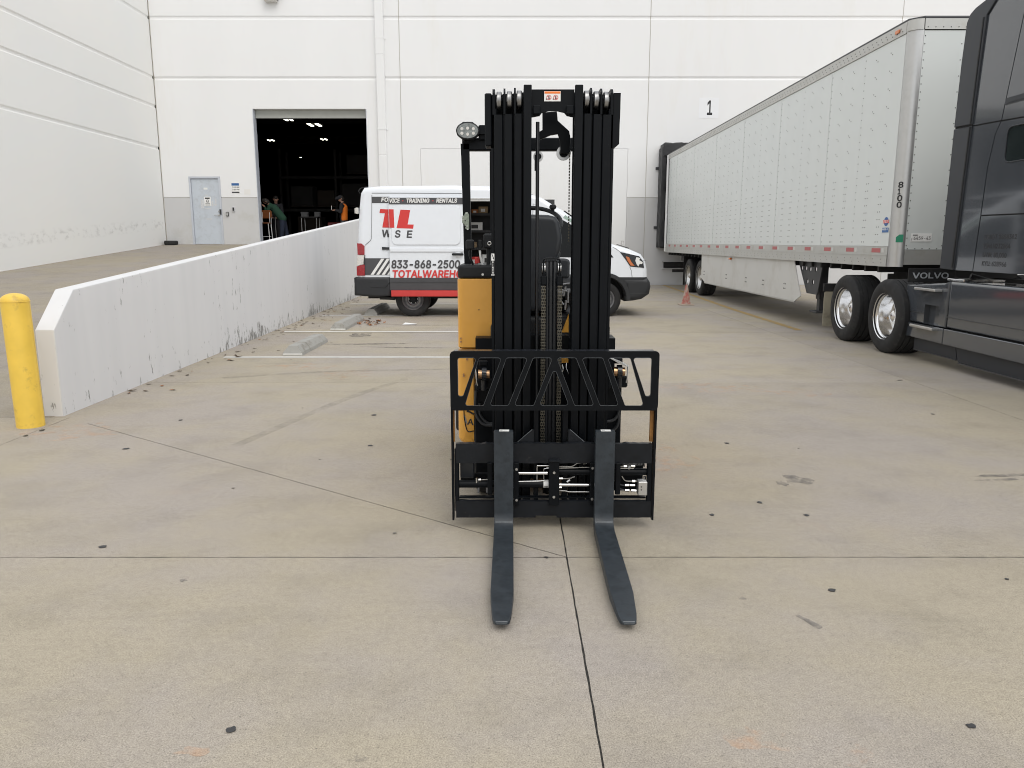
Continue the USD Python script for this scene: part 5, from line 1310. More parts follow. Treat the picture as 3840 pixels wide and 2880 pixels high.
flat(Polygon([(-2.216, 2.129), (-2.022, 2.121), (-2.076, 1.842), (-1.955, 1.840), (-1.972, 1.758), (-2.30, 1.769)]), 'red_letter_shape', 'red_print', .0108, DB, dr)
side_text('S', -2.338, 1.59, .135, .105, 'van_grey', D2, dr, shear=.12)
side_text('E', -2.10, 1.585, .135, .10, 'van_grey', D2, dr, shear=.12)
side_text('833-868-2500', -2.42, .985, .15, 1.37, 'van_grey', DB, dr, shear=.08)
side_text('TOTALWAREHO', -2.41, .80, .137, 1.41, 'red_print', DB, dr, shear=.10)
part(dr, 'door_handle', [RPX(rrect(-1.20, -.965, 1.232, 1.28, .02), VY0 - DB - .045, VY0 - DB - .02, .008, 'y', 2), CY((-1.17, VY0 - DB - .03, 1.256), (-1.17, VY0 - DB + .02, 1.256), .014), CY((-.99, VY0 - DB - .03, 1.256), (-.99, VY0 - DB + .02, 1.256), .014)], K['black_plastic'])
part(dr, 'handle_dish', LA([(0, -.004), (.05, -.004), (.062, 0), (.055, .01), (0, .01)], 'y', (-1.08, VY0 - DB + .0215, 1.256), 28), K['van_white'])
stp = part(van, 'side_step', RPX(Polygon([(-2.43, .418), (-2.43, .542), (.62, .535), (.62, .42)]), VY0 - .13, VY0 + .03, .012, 'y', 2), K['van_red'], label='red side step below the sliding door')
# shelving inside
sh = holder(van, 'shelving')
for z in (.98, 1.36, 1.73, 2.09):
    part(sh, 'shelf', [BX(-1.9, .4, 16.95, 17.40, z - .012, z, .002), BX(-1.9, .4, 16.94, 16.95, z - .03, z + .02)], K['van_inside'], smooth=False)
for x in (-1.9, -.36, .4):
    part(sh, 'upright', BX(x, x + .03, 16.94, 17.40, .62, 2.4), K['van_inside'], smooth=False)
part(van, 'inner_wall', BX(-2.7, .94, 17.42, 17.45, .62, 2.42), K['van_inside'], smooth=False)
GOODS = [(-1.02, 2.09, .16, .25, 'paper', 'pale carton standing at the left of the top shelf in the van'), (-.80, 2.09, .14, .10, 'wood', 'small orange box on the top shelf in the van'), (-.62, 2.09, .2, .16, 'cardboard', 'brown carton at the right of the top shelf in the van'),
         (-.80, 1.73, .32, .19, 'paper', 'wide pale carton on the second shelf in the van'), (-1.05, 1.73, .12, .12, 'black_plastic', 'black plastic case at the left of the second shelf in the van'), (-.9, 1.36, .26, .14, 'cardboard', 'brown carton on the third shelf in the van'),
         (-.86, .98, .3, .2, 'red_print', 'red tool case on the lowest shelf in the van'), (-.55, .98, .2, .25, 'paper', 'white carton on the lowest shelf in the van')]
for x, z, w, h, m, lab in GOODS:
    g_ = thing('stored_box', lab, 'box', (x, 17.1, z))
    part(g_, 'carton', BX(x - w / 2, x + w / 2, 16.98, 17.25, z + .001, z + h, .004), K[m], smooth=False)
    part(g_, 'label_patch', BX(x - w * .25, x + w * .2, 16.976, 16.9795, z + h * .3, z + h * .7), K['ink' if m == 'paper' else 'paper'], smooth=False)

# ------------------------------------------------------------------ forklift
fk = thing('forklift', 'orange yellow and black electric forklift with tall black mast and lowered forks facing the camera', 'forklift', (0.2, 4.5, 0))
MC = 0.205
ms_ = holder(fk, 'mast')
for s in (-1, 1):
    def X2(a, b):
        return (MC + s * a, MC + s * b) if s > 0 else (MC - b, MC - a)
    for (fa, fb), (wa, wb), y, ztop in (((.252, .296), (.283, .2955), 4.050, 2.13), ((.203, .241), (.238, .2475), 4.034, 2.13), ((.155, .190), (.1855, .195), 4.018, 2.13)):
        a, b = X2(fa, fb)
        w0, w1 = X2(wa, wb)
        ms = [BX(a, b, y, y + .018, .085, ztop, .003), BX(w0, w1, y + .012, y + .15, .085, 2.16, .002), BX(a - .013, b + .013, y + .132, y + .15, .085, 2.25, .002)]
        # fin that carries the roller, its front corner cut back
        ms.append(PR([(y + .004, 2.13), (y + .15, 2.13), (y + .15, 2.257), (y + .03, 2.257), (y + .004, 2.235)], 'x', w0 + (s * .008 if wb > .28 else 0), w1 + (s * .008 if wb > .28 else 0)))
        part(ms_, 'mast_channel', ms, K['black_metal'], smooth=False)
        cx = (a + b) / 2 - s * .004
        rl = LA([(0, -.016), (.018, -.016), (.02, -.013), (.040, -.013), (.044, -.009), (.0435, -.003), (.0435, .003), (.044, .009), (.040, .013), (.02, .013), (.018, .016), (0, .016)], 'x', (cx, y + .042, 2.203), 36)
        part(ms_, 'roller', rl, K['roller'], smooth=30)
    a, b = X2(.107, .147)
    part(ms_, 'inner_channel', [BX(a, b, 4.0, 4.018, .085, 2.264, .003), BX(a + (.0 if s < 0 else .026), b - (.026 if s < 0 else 0), 4.018, 4.14, .085, 2.26, .002), BX(a - (.012 if s < 0 else 0), b + (.012 if s > 0 else 0), 4.122, 4.14, .085, 2.25, .002)], K['black_metal'], smooth=False)
    # plate beside the outer channel
    e0, e1 = X2(.307, .343)
    if s < 0:
        part(ms_, 'side_guard', BX(e0, e1, 4.07, 4.20, 1.98, 2.237, .006), K['black_metal'], smooth=False)
    else:
        part(ms_, 'side_guard', PR([(e0, 2.237), (e1, 2.237), (e1 - .003, 1.99), (e1 - .02, 1.975), (e0, 1.97)], 'y', 4.07, 4.20), K['black_metal'], smooth=False)
    c0, c1 = X2(.299, .312)
    part(ms_, 'edge_plate', BX(c0, c1, 4.062, 4.19, .3, 1.968), K['black_metal'], smooth=False)
cp = Polygon([(.099, 2.247), (.311, 2.247), (.311, 2.115), (.275, 2.122), (.262, 2.137), (.225, 2.145), (.185, 2.145), (.150, 2.137), (.138, 2.122), (.099, 2.115)])
part(ms_, 'cross_plate', PR(cp, 'y', 4.03, 4.05), K['black_metal'], smooth=False)
for x in (.123, .288):
    part(ms_, 'lug', BX(x - .018, x + .018, 4.0, 4.032, 2.125, 2.167, .004), K['black_metal'], smooth=False)
wlab = holder(ms_, 'warning_label')
part(wlab, 'label_plate', BX(.160, .2425, 4.027, 4.0295, 2.190, 2.238), K['paper'], smooth=False)
part(wlab, 'orange_header', BX(.162, .2405, 4.0262, 4.0268, 2.226, 2.2365), K['orange_print'], smooth=False)
part(wlab, 'pictogram', [TU([(x + .011 * math.cos(t), 4.0265, 2.208 + .011 * math.sin(t)) for t in np.linspace(0, 6.283, 22)[:-1]], .0013, 4, True) for x in (.184, .218)] + [CY((x - .008, 4.0265, 2.216), (x + .008, 4.0265, 2.2), .0012, n=5) for x in (.184, .218)], K['red_print'], smooth=False)
part(wlab, 'figure', [BX(x - .003, x + .003, 4.0262, 4.0268, 2.200, 2.214) for x in (.184, .218)] + [CY((x - .012, 4.0262, 2.2), (x - .012, 4.0268, 2.2), .003, n=10) for x in (.184, .218)], K['ink'], smooth=False)
pin = holder(ms_, 'pinch_label')
part(pin, 'white_plate', BX(-.108, -.0915, 4.056, 4.0585, 1.404, 1.44), K['paper'], smooth=False)
part(pin, 'black_plate', BX(-.108, -.0915, 4.056, 4.0585, 1.333, 1.4035), K['ink'], smooth=False)
part(pin, 'bolt_symbol', PR([(-.106, 1.437), (-.102, 1.437), (-.096, 1.421), (-.0945, 1.421), (-.0935, 1.409), (-.101, 1.416), (-.099, 1.418)], 'y', 4.0552, 4.0558), K['ink'], smooth=False)
for k, ch in enumerate('PINCH'):
    part(pin, 'lettering', TX(ch, (-.1035 if ch != 'I' else -.101, 4.056, 1.390 - k * .0133), (1, 0, 0), (0, 0, 1), .0095, .0075 if ch != 'I' else .0022, depth=.0008), K['paper'], smooth=False)
part(ms_, 'label_frame', [BX(-.109, -.0905, 4.0555, 4.0585, 1.328, 1.3325)], K['paper'], smooth=False)

# hose sheaves and bracket behind the top plate
br = Polygon([(.162, 2.179), (.239, 2.184), (.245, 2.137), (.306, 2.084), (.312, 2.058), (.312, 1.968), (.263, 1.968), (.257, 2.032), (.246, 2.069), (.207, 2.063), (.144, 2.037), (.144, 2.079), (.163, 2.09)])
part(ms_, 'sheave_bracket', RPX(br, 4.29, 4.32, .004, 'y', 2), K['black_metal'])
for x, z, r in ((.281, 1.976, .039), (.143, 1.957, .027)):
    part(ms_, 'hose_sheave', LA([(0, 0), (r, 0), (r, .006), (r - .006, .011), (r, .016), (r, .022), (0, .022)], 'y', (x, 4.335, z), 28), K['alu'], smooth=30)
    part(ms_, 'sheave_cap', CY((x, 4.328, z), (x, 4.334, z), r * .62), K['black_metal'])
part(ms_, 'hose', TU([(.131, 4.09, 2.10), (.131, 4.09, 1.3), (.133, 4.09, .62)], .0095, 9), K['hose'])
part(ms_, 'hose_clip', [BX(.116, .128, 4.085, 4.10, 1.86, 1.94, .002)], K['black_metal'], smooth=False)

# lift cylinder, hoses and chains in the middle
part(ms_, 'lift_cylinder', [CY((.207, 4.13, .12), (.207, 4.13, 1.34), .036, n=28), CY((.207, 4.13, 1.34), (.207, 4.13, 1.37), .03)], K['black_metal'])
for x, r in ((.184, .0095), (.204, .010), (.226, .0105)):
    part(ms_, 'hose', TU(SP([(x, 4.075, .30), (x + .001, 4.07, .8), (x, 4.07, 1.2), (x, 4.075, 1.38), (x, 4.10, 1.402), (x, 4.14, 1.39)], 6), r, 10), K['hose'])
part(ms_, 'hose_guard', TU(SP([(.164, 4.06, 1.345), (.164, 4.06, 1.395), (.170, 4.06, 1.412), (.207, 4.06, 1.415), (.244, 4.06, 1.412), (.250, 4.06, 1.395), (.250, 4.06, 1.345)], 5), .0045, 7), K['black_metal'])
for x in (.166, .249):
    part(ms_, 'pulley', LA([(0, -.008), (.03, -.008), (.03, -.005), (.026, 0), (.03, .005), (.03, .008), (0, .008)], 'x', (x, 4.09, 1.36), 24), K['steel'], smooth=30)
    part(ms_, 'chain_anchor', [BX(x - .016, x + .016, 4.03, 4.07, 1.278, 1.325, .004), CY((x, 4.04, 1.325), (x, 4.04, 1.345), .007)], K['black_metal'])
for x in (.164, .2505):
    ln = []
    p, z, k = .0155, 1.272, 0
    while z > .40:
        xs_ = (-.0095, .0, .0095) if k % 2 else (-.0055, .0055)
        for dx in xs_:
            ln.append(BX(x + dx - .0016, x + dx + .0016, 4.033, 4.046, z - p * 1.38, z + .004, .0008) if False else BX(x + dx - .0016, x + dx + .0016, 4.033, 4.046, z - p * 1.3, z + .003))
        ln.append(CY((x - .012, 4.0395, z - .003), (x + .012, 4.0395, z - .003), .0034, n=6))
        z -= p; k += 1
    part(ms_, 'chain', ln, K['chain'], label='oily leaf chain', smooth=False)
part(ms_, 'side_chain', [BX(.298, .304, 4.16, 4.175, z, z + .011) for z in np.arange(1.5, 1.96, .0155)], K['chain'], kind='stuff', smooth=False)
part(ms_, 'cross_member', BX(-.09, .50, 4.20, 4.23, .18, .36), K['black_metal'], smooth=False)
part(ms_, 'cross_member', BX(.10, .31, 4.17, 4.19, .88, 1.0), K['black_metal'], smooth=False)

# carriage, fork bars and load backrest
CC = 0.216
cg = holder(fk, 'carriage')
rr_ = random.Random(3)
def ragged(x0, x1, z0, z1, amp=.0035):
    n = 46
    topp = [(x0 + (x1 - x0) * i / n, z1 + rr_.uniform(-amp, amp)) for i in range(n + 1)]
    bot = [(x0 + (x1 - x0) * i / n, z0 + rr_.uniform(-amp * .4, amp * .4)) for i in range(n + 1)]
    return Polygon(bot + topp[::-1])
part(cg, 'upper_fork_bar', PR(ragged(-.292, .728, .365, .470), 'y', 3.868, 3.900), K['black_worn'], smooth=False)
lb = ragged(-.295, .735, .067, .157, .002).difference(sbox(.125, 0, .235, .078))
part(cg, 'lower_fork_bar', PR(lb, 'y', 3.868, 3.900), K['black_worn'], smooth=False)
part(cg, 'bar_ledge', [BX(-.279, .708, 3.90, 3.93, .161, .170), BX(-.279, .708, 3.90, 3.93, .356, .362)], K['black_metal'], smooth=False)
part(cg, 'end_plate', BX(-.300, -.279, 3.872, 3.905, .10, .44, .003), K['black_metal'], smooth=False)
part(cg, 'end_plate', BX(.709, .733, 3.872, 3.905, .10, .44, .003), K['black_metal'], smooth=False)
for x0, x1 in ((.115, .140), (.266, .294)):
    part(cg, 'carriage_upright', BX(x0, x1, 3.93, 3.985, .12, .642, .003), K['black_metal'], smooth=False)
part(cg, 'gusset', [PR([(.1145, .535), (.106, .535), (.03, .468), (.03, .44), (.1145, .44)], 'y', 3.905, 3.925)], K['black_worn'], smooth=False)
part(cg, 'gusset', [PR([(.2945, .535), (.303, .535), (.379, .468), (.379, .44), (.2945, .44)], 'y', 3.905, 3.925)], K['black_worn'], smooth=False)
for a, b in (((.106, .536), (.03, .469)), ((.303, .536), (.379, .469))):
    part(cg, 'worn_edge', CY((a[0], 3.907, a[1]), (b[0], 3.907, b[1]), .0025, n=6), K['worn_edge'])
part(cg, 'centre_plate', BX(.193, .246, 3.845, 3.866, .140, .382, .003), K['black_metal'], smooth=False)
part(cg, 'centre_plate_lip', BX(.192, .247, 3.835, 3.866, .3825, .389), K['black_worn'], smooth=False)
for x, z0, z1 in ((.023, .139, .372), (.420, .139, .372), (-.115, .2, .37), (.552, .2, .37)):
    part(cg, 'fork_guide', BX(x - .0125, x + .0125, 3.846, 3.866, z0, z1, .003), K['black_metal'], smooth=False)
for x, z, y in ((.2185, .322, 3.845), (.2185, .190, 3.845), (.0235, .340, 3.846), (.0235, .173, 3.846), (.4185, .346, 3.846), (.4185, .179, 3.846)):
    part(cg, 'bolt', [CY((x, y - .007, z), (x, y, z), .0068, n=14), CY((x, y - .0075, z), (x, y - .0071, z), .0032, n=6)], K['steel'], smooth=25)
# load backrest cut from one plate
def Q(xz, yz):
    return (CC + (xz - 947) * .000609, .957 - (yz - 150) * .000627)
outer = Polygon([Q(75, 150), Q(1819, 150), Q(1819, 640), Q(75, 640)])
outer = outer.buffer(-.022).buffer(.022, quad_segs=5)
HOLES = [[(140, 205), (297, 205), (182, 520), (140, 520)], [(318, 205), (506, 205), (352, 600), (196, 600)], [(546, 205), (722, 205), (562, 598), (406, 598)], [(768, 205), (930, 205), (775, 598), (612, 598)],
         [(947, 282), (1070, 595), (822, 595)]]
hs_ = []
for h in HOLES:
    hs_.append(Polygon([Q(*p) for p in h]))
    if len(h) == 4:
        hs_.append(Polygon([Q(2 * 947 - a, b) for a, b in h]))
hs_ = [h.buffer(-.011).buffer(.011, quad_segs=5) for h in hs_]
plate_ = outer.difference(unary_union(hs_))
lbk = holder(fk, 'load_backrest')
K['orange_strip'] = mat('bare_orange_strip', (.34, .155, .035), .5, var=.35, vs=25)
part(lbk, 'grille_plate', PR(plate_, 'y', 3.850, 3.862), K['black_metal'], smooth=False)
hl_ = [TU([(x, 3.8495, z) for x, z in list(h.exterior.coords)[:-1]], .0009, 4, True) for h in hs_]
part(lbk, 'cut_edge', hl_, K['worn_edge'], smooth=False)
zt = .957
fl = Polygon([(CC - .531 + .02, zt - .004), (CC + .531 - .02, zt - .004), (CC + .531 - .004, zt - .02), (CC + .531, zt - .04), (CC + .525, zt - .04), (CC + .521, zt - .022), (CC + .509, zt - .010), (CC - .509, zt - .010), (CC - .521, zt - .022), (CC - .525, zt - .04), (CC - .531, zt - .04), (CC - .527, zt - .02)])
part(lbk, 'top_flange', PR(fl, 'y', 3.8621, 3.945), K['black_gloss'], smooth=40)
for x0, x1 in ((CC - .531, CC - .521), (CC + .521, CC + .531)):
    part(lbk, 'side_bar', PR([(3.8625, .93), (3.925, .93), (3.925, .105), (3.90, .055), (3.8625, .055)], 'x', x0, x1), K['black_metal'], smooth=False)
part(lbk, 'orange_edge', BX(CC + .5035, CC + .5205, 3.90, 3.92, .472, .655), K['orange_strip'], smooth=False, label='bare orange brown strip inside the right side bar')
part(lbk, 'orange_edge', BX(CC - .5205, CC - .515, 3.90, 3.92, .472, .655), K['orange_strip'], smooth=False)

# forks
def fork(xc, skew, nm='fork'):
    P = [(3.805, .560), (3.765, .560), (3.765, .30), (3.765, .135), (3.760, .108), (3.748, .086), (3.725, .071), (3.69, .064), (3.45, .062), (3.2, .060), (3.02, .057), (2.92, .053), (2.84, .048), (2.795, .044), (2.78, .038), (2.78, .030), (2.795, .025), (2.84, .021), (2.92, .017), (3.02, .014), (3.2, .012), (3.45, .012), (3.72, .012), (3.76, .016), (3.79, .032), (3.805, .07), (3.805, .135), (3.805, .30)]
    m = RPX(Polygon(P), -.049, .049, .003, 'x', 2)
    v = np.array(m.vertices)
    t = np.clip((3.02 - v[:, 1]) / .24, 0, 1)
    v[:, 0] *= 1 - .30 * t - .22 * np.clip((2.815 - v[:, 1]) / .035, 0, 1) ** 2
    v[:, 0] += xc + skew * (3.74 - v[:, 1]).clip(0)
    m.vertices = v
    h = holder(fk, nm)
    part(h, 'steel_arm', m, K['fork'], smooth=30)
    part(h, 'white_sticker', BX(xc - .022, xc + .028, 3.770, 3.803, .5605, .5615), K['paper'], smooth=False)
    part(h, 'sticker_print', BX(xc - .019, xc - .004, 3.773, 3.778, .5616, .562), K['ink'], smooth=False)
    part(h, 'worn_heel', [sheet([(xc - .045, 3.7595, .106), (xc + .045, 3.7595, .106), (xc + .045, 3.7472, .0848), (xc - .045, 3.7472, .0848)])], K['worn_edge'], smooth=False)
    part(h, 'worn_tip', sheet([(xc + skew * .96 - .020, 2.7792, .034), (xc + skew * .96 + .022, 2.7792, .034), (xc + skew * .96 + .024, 2.786, .0418), (xc + skew * .96 - .022, 2.786, .0418)]), K['worn_edge'], smooth=False)
    part(h, 'hook', BX(xc - .045, xc + .045, 3.806, 3.905, .474, .50, .004), K['black_worn'], smooth=False)
    return h
fork(-.0425, .001)
fork(.472, -.016)

# fork positioner: rods, cylinders, pipes, fittings, valve block
hy = holder(fk, 'fork_positioner')
part(hy, 'cylinder', CY((.247, 3.905, .308), (.708, 3.905, .308), .0185, n=24), K['black_metal'])
part(hy, 'cylinder', CY((-.279, 3.905, .241), (.192, 3.905, .241), .0205, n=24), K['black_metal'])
part(hy, 'piston_rod', CY((.023, 3.895, .304), (.186, 3.895, .304), .0095, n=20), K['chrome'])
part(hy, 'piston_rod', CY((.247, 3.895, .239), (.407, 3.895, .239), .0095, n=20), K['chrome'])
part(hy, 'cylinder_label', LA([(.0212, 0), (.0216, 0), (.0216, .026), (.0212, .026), (.0212, 0)], 'x', (.166, 3.905, .241), 24), K['paper'], smooth=30)
part(hy, 'label_print', BX(.170, .188, 3.8825, 3.884, .229, .234), K['ink'], smooth=False)
for pts in ([(.20, .344), (.14, .344), (.132, .337), (.131, .268)], [(.2, .332), (.178, .330), (.168, .322), (.168, .275), (.161, .262), (.023, .2585)], [(.023, .338), (.030, .325), (.031, .262)],
            [(.24, .342), (.313, .342), (.345, .3585), (.393, .359)], [(.24, .331), (.406, .336)], [(.247, .274), (.30, .275), (.33, .285)], [(.247, .208), (.28, .206), (.31, .201), (.407, .201)],
            [(.543, .341), (.612, .343)], [(.545, .330), (.64, .329)], [(.578, .288), (.600, .262), (.66, .260)], [(.545, .206), (.60, .208)], [(-.182, .268), (-.118, .269)]):
    part(hy, 'pipe', TU([(x, 3.892, z) for x, z in pts] if len(pts) == 2 else SP([(x, 3.892, z) for x, z in pts], 4), .0034, 7), K['steel'])
for pts in ([(.543, .268), (.558, .249), (.579, .239), (.605, .2385)], [(.543, .248), (.565, .221), (.593, .212), (.61, .210)], [(.655, .345), (.668, .365), (.688, .362), (.694, .34)]):
    part(hy, 'hose', TU(SP([(x, 3.89, z) for x, z in pts], 5), .0042, 8), K['hose'])
for a, b, r in (((.248, .2745), (.268, .2745), .0065), ((-.184, .278), (-.184, .252), .007), ((-.176, .268), (-.163, .269), .0075), ((.586, .343), (.602, .343), .008), ((.625, .344), (.645, .344), .0075), ((.61, .328), (.622, .345), .006),
                ((.633, .261), (.648, .261), .008), ((.596, .239), (.616, .2385), .0075), ((.62, .2385), (.648, .238), .006), ((.596, .211), (.618, .210), .0075), ((.628, .209), (.655, .208), .008), ((.372, .358), (.388, .360), .006),
                ((.25, .226), (.262, .226), .006), ((.29, .256), (.306, .268), .0065), ((.698, .27), (.698, .287), .008)):
    part(hy, 'fitting', CY((a[0], 3.89, a[1]), (b[0], 3.89, b[1]), r, n=6), K['steel'], smooth=False)
part(hy, 'valve_block', BX(.662, .711, 3.868, 3.925, .188, .263, .003), K['alu'], smooth=False)
part(hy, 'back_plate', BX(.52, .712, 4.02, 4.035, .165, .318, .003), K['black_metal'], smooth=False)
part(hy, 'back_plate', BX(-.283, -.10, 4.07, 4.085, .168, .25, .003), K['black_metal'], smooth=False)
part(hy, 'port_hole', [CY((.679, 3.8675, z), (.679, 3.870, z), .0038, n=12) for z in (.236, .220)], K['ink'])
part(hy, 'rear_bracket', BX(.594, .70, 3.985, 4.0, .318, .367, .002), K['wheel_steel'], smooth=False)
part(hy, 'rear_bracket', BX(-.279, -.205, 3.98, 4.06, .248, .360, .004), K['vinyl'], smooth=False)
part(hy, 'rear_bracket', [BX(-.185, -.176, 3.96, 3.975, .172, .212), BX(-.14, -.113, 3.96, 3.975, .172, .212), BX(.145, .19, 3.96, 3.975, .205, .217)], K['wheel_steel'], smooth=False)

# chassis and bodywork
part(fk, 'front_frame', [BX(-.213, -.10, 4.30, 4.44, .12, .70, .006), BX(.50, .625, 4.30, 4.44, .12, .72, .006), BX(-.213, .60, 4.44, 4.62, .10, .95), BX(.10, .33, 4.44, 4.6, .9, .96)], K['black_metal'], smooth=False)
def body_poly(x0, x1, y0, y1, r):
    return rrect(x0, x1, y0, y1, r, 6)
part(fk, 'lower_body', cut(RPX(body_poly(-.332, .585, 4.60, 6.05, .06), .27, .875, .04, 'z', 5), BX(-.234, .6, 4.0, 4.68, .2, .86)), K['yellow'], smooth=35)
part(fk, 'side_console', RPX(body_poly(-.323, -.085, 4.56, 5.0, .035), .878, 1.287, .006, 'z', 2), K['yellow'], smooth=35)
part(fk, 'console_top', RPX(body_poly(-.322, -.085, 4.555, 5.02, .04), 1.288, 1.367, .018, 'z', 4), K['black_plastic'], smooth=35)
part(fk, 'console_screw', CY((-.172, 4.549, 1.312), (-.172, 4.557, 1.312), .007, n=14), K['steel'])
part(fk, 'console_hole', CY((-.196, 4.5575, 1.105), (-.196, 4.5602, 1.105), .0035, n=10), K['ink'])
part(fk, 'right_console', RPX(body_poly(.45, .588, 4.62, 5.1, .03), .90, 1.12, .006, 'z', 2), K['yellow'], smooth=35)
part(fk, 'right_top', RPX(body_poly(.34, .585, 4.63, 5.1, .03), 1.121, 1.20, .015, 'z', 3), K['black_plastic'], smooth=35)
part(fk, 'right_cover', RPX(body_poly(.50, .580, 4.52, 4.60, .02), .70, 1.016, .015, 'z', 3), K['black_plastic'], smooth=35)
part(fk, 'left_cover', RPX(body_poly(-.125, -.06, 4.46, 4.56, .012), .66, 1.022, .01, 'z', 3), K['black_plastic'], smooth=35)
rl_ = holder(fk, 'instruction_label')
part(rl_, 'plate', BX(.548, .5855, 4.617, 4.6195, 1.114, 1.183), K['paper'], smooth=False)
part(rl_, 'red_header', BX(.549, .585, 4.6158, 4.6165, 1.172, 1.181), K['red_print'], smooth=False)
part(rl_, 'symbol', [TX('A', (.552, 4.617, 1.147), (1, 0, 0), (0, 0, 1), .013, .014, depth=.001), BX(.571, .577, 4.6158, 4.6165, 1.143, 1.161), BX(.552, .58, 4.6158, 4.6165, 1.125, 1.127)], K['ink'], smooth=False)
part(fk, 'inner_yellow', PR([(.293, .981), (.330, .981), (.330, 1.085)], 'y', 4.47, 4.50), K['yellow'], smooth=False)
part(fk, 'inner_yellow', BX(.288, .326, 4.41, 4.43, .81, .835), K['yellow'], smooth=False)
part(fk, 'loose_wire', [TU(SP([(.316, 4.41, .81), (.315, 4.40, .78), (.325, 4.40, .755), (.33, 4.41, .74)], 4), .003, 6), TU(SP([(.292, 4.41, .80), (.296, 4.40, .77), (.285, 4.40, .752)], 4), .003, 6)], K['steel'])
part(fk, 'side_bumper', RPX(body_poly(-.362, -.30, 4.82, 5.7, .02), .30, .67, .02, 'z', 3), K['rubber'], smooth=35)
part(fk, 'panel_seam', [TU([(-.3135, 4.597, .874), (-.10, 4.597, .876)], .004, 6), TU(SP([(-.278, 4.5975, .483), (-.255, 4.5975, .475), (-.235, 4.5975, .462)], 4), .0055, 6), TU(SP([(-.295, 4.5975, .485), (-.29, 4.5975, .42), (-.273, 4.5975, .356), (-.235, 4.5975, .357)], 5), .0035, 6)], K['dark_gap'])
part(fk, 'hinge_bolt', [CY((x, 4.59, z), (x, 4.598, z), .006, n=10) for x, z in ((-.297, .925), (-.297, .912), (-.272, .803), (-.293, .71), (-.293, .70))], K['brass'])
part(fk, 'hinge_bolt', [CY((x, 4.549, z), (x, 4.561, z), .0055, n=10) for x, z in ((-.305, .935), (-.305, .915))], K['brass'])
part(fk, 'lettering', TX('AL', (-.276, 4.599, .397), (1, 0, -.06), (.06, 0, 1), .036, .070, depth=.001), K['ink'], smooth=False)
part(fk, 'emblem', PR([(-.298, .468), (-.288, .452), (-.275, .408), (-.277, .400), (-.288, .415), (-.297, .445)], 'y', 4.5978, 4.599), K['wheel_steel'], smooth=False)
part(fk, 'lower_recess', PR([(-.285, .345), (-.262, .328), (-.24, .29), (-.30, .29)], 'y', 4.5978, 4.599), K['yellow'], smooth=False)
for x in (-.145, .535):
    h = holder(fk, 'wheel')
    part(h, 'tyre', LA([(.14, -.07), (.2, -.075), (.225, -.06), (.23, -.04), (.23, .04), (.225, .06), (.2, .075), (.14, .07), (.14, -.07)], 'x', (x, 4.53, .23), 40), K['rubber'], smooth=35)
    part(h, 'rim', LA([(0, -.05), (.12, -.055), (.145, -.066), (.145, .066), (.12, .055), (0, .05)], 'x', (x, 4.53, .23), 32), K['chassis_grey'], smooth=35)
for x in (.05, .20):
    part(fk, 'rear_wheel', LA([(0, -.05), (.12, -.05), (.19, -.06), (.20, -.04), (.20, .04), (.19, .06), (.12, .05), (0, .05)], 'x', (x, 5.75, .20), 36), K['rubber'], smooth=35)
# tilt cylinder heads either side of the mast
for x, z, sg in ((-.155, .775, -1), (.597, .79, 1)):
    h = holder(fk, 'tilt_cylinder')
    part(h, 'bracket', [BX(x - .048, x + .052, 4.24, 4.27, z - .095, z - .03, .008), BX(x - sg * .055 - .008, x - sg * .055 + .008, 4.2, 4.3, z - .09, z + .05, .004)], K['black_metal'], smooth=False)
    part(h, 'rod_eye', [CY((x - .012, 4.22, z), (x + .014, 4.22, z), .038, n=24), CY((x, 4.22, z - .03), (x, 4.23, z - .09), .017)], K['black_gloss'])
    part(h, 'bushing', [CY((x - .032, 4.22, z), (x - .0125, 4.22, z), .027, n=24), CY((x + .0145, 4.22, z), (x + .03, 4.22, z), .024, n=24)], K['brass'])
    part(h, 'cover', BX(x - .03, x + .02, 4.235, 4.26, z + .042, z + .075, .006), K['black_metal'], smooth=False)
    part(h, 'grease_pipe', TU(SP([(x + sg * .045, 4.21, z + .04), (x + sg * .042, 4.2, z - .02), (x + sg * .036, 4.2, z - .06)], 5), .004, 6), K['steel'])
part(fk, 'bright_plate', PR([(.535, .872), (.60, .85), (.645, .82), (.60, .835)], 'y', 4.19, 4.30), K['alu'], smooth=False)
for pts in ([(-.203, .67), (-.209, .575), (-.196, .518), (-.158, .478), (-.085, .472)], [(-.185, .60), (-.183, .535), (-.14, .486), (-.085, .484)], [(.607, .603), (.605, .54), (.578, .504), (.533, .494)], [(.611, .56), (.603, .476), (.573, .44), (.535, .426)]):
    part(fk, 'hydraulic_hose', TU(SP([(x, 4.275 - .004 * k, z) for k, (x, z) in enumerate(pts)], 6), .0085, 9), K['hose'])
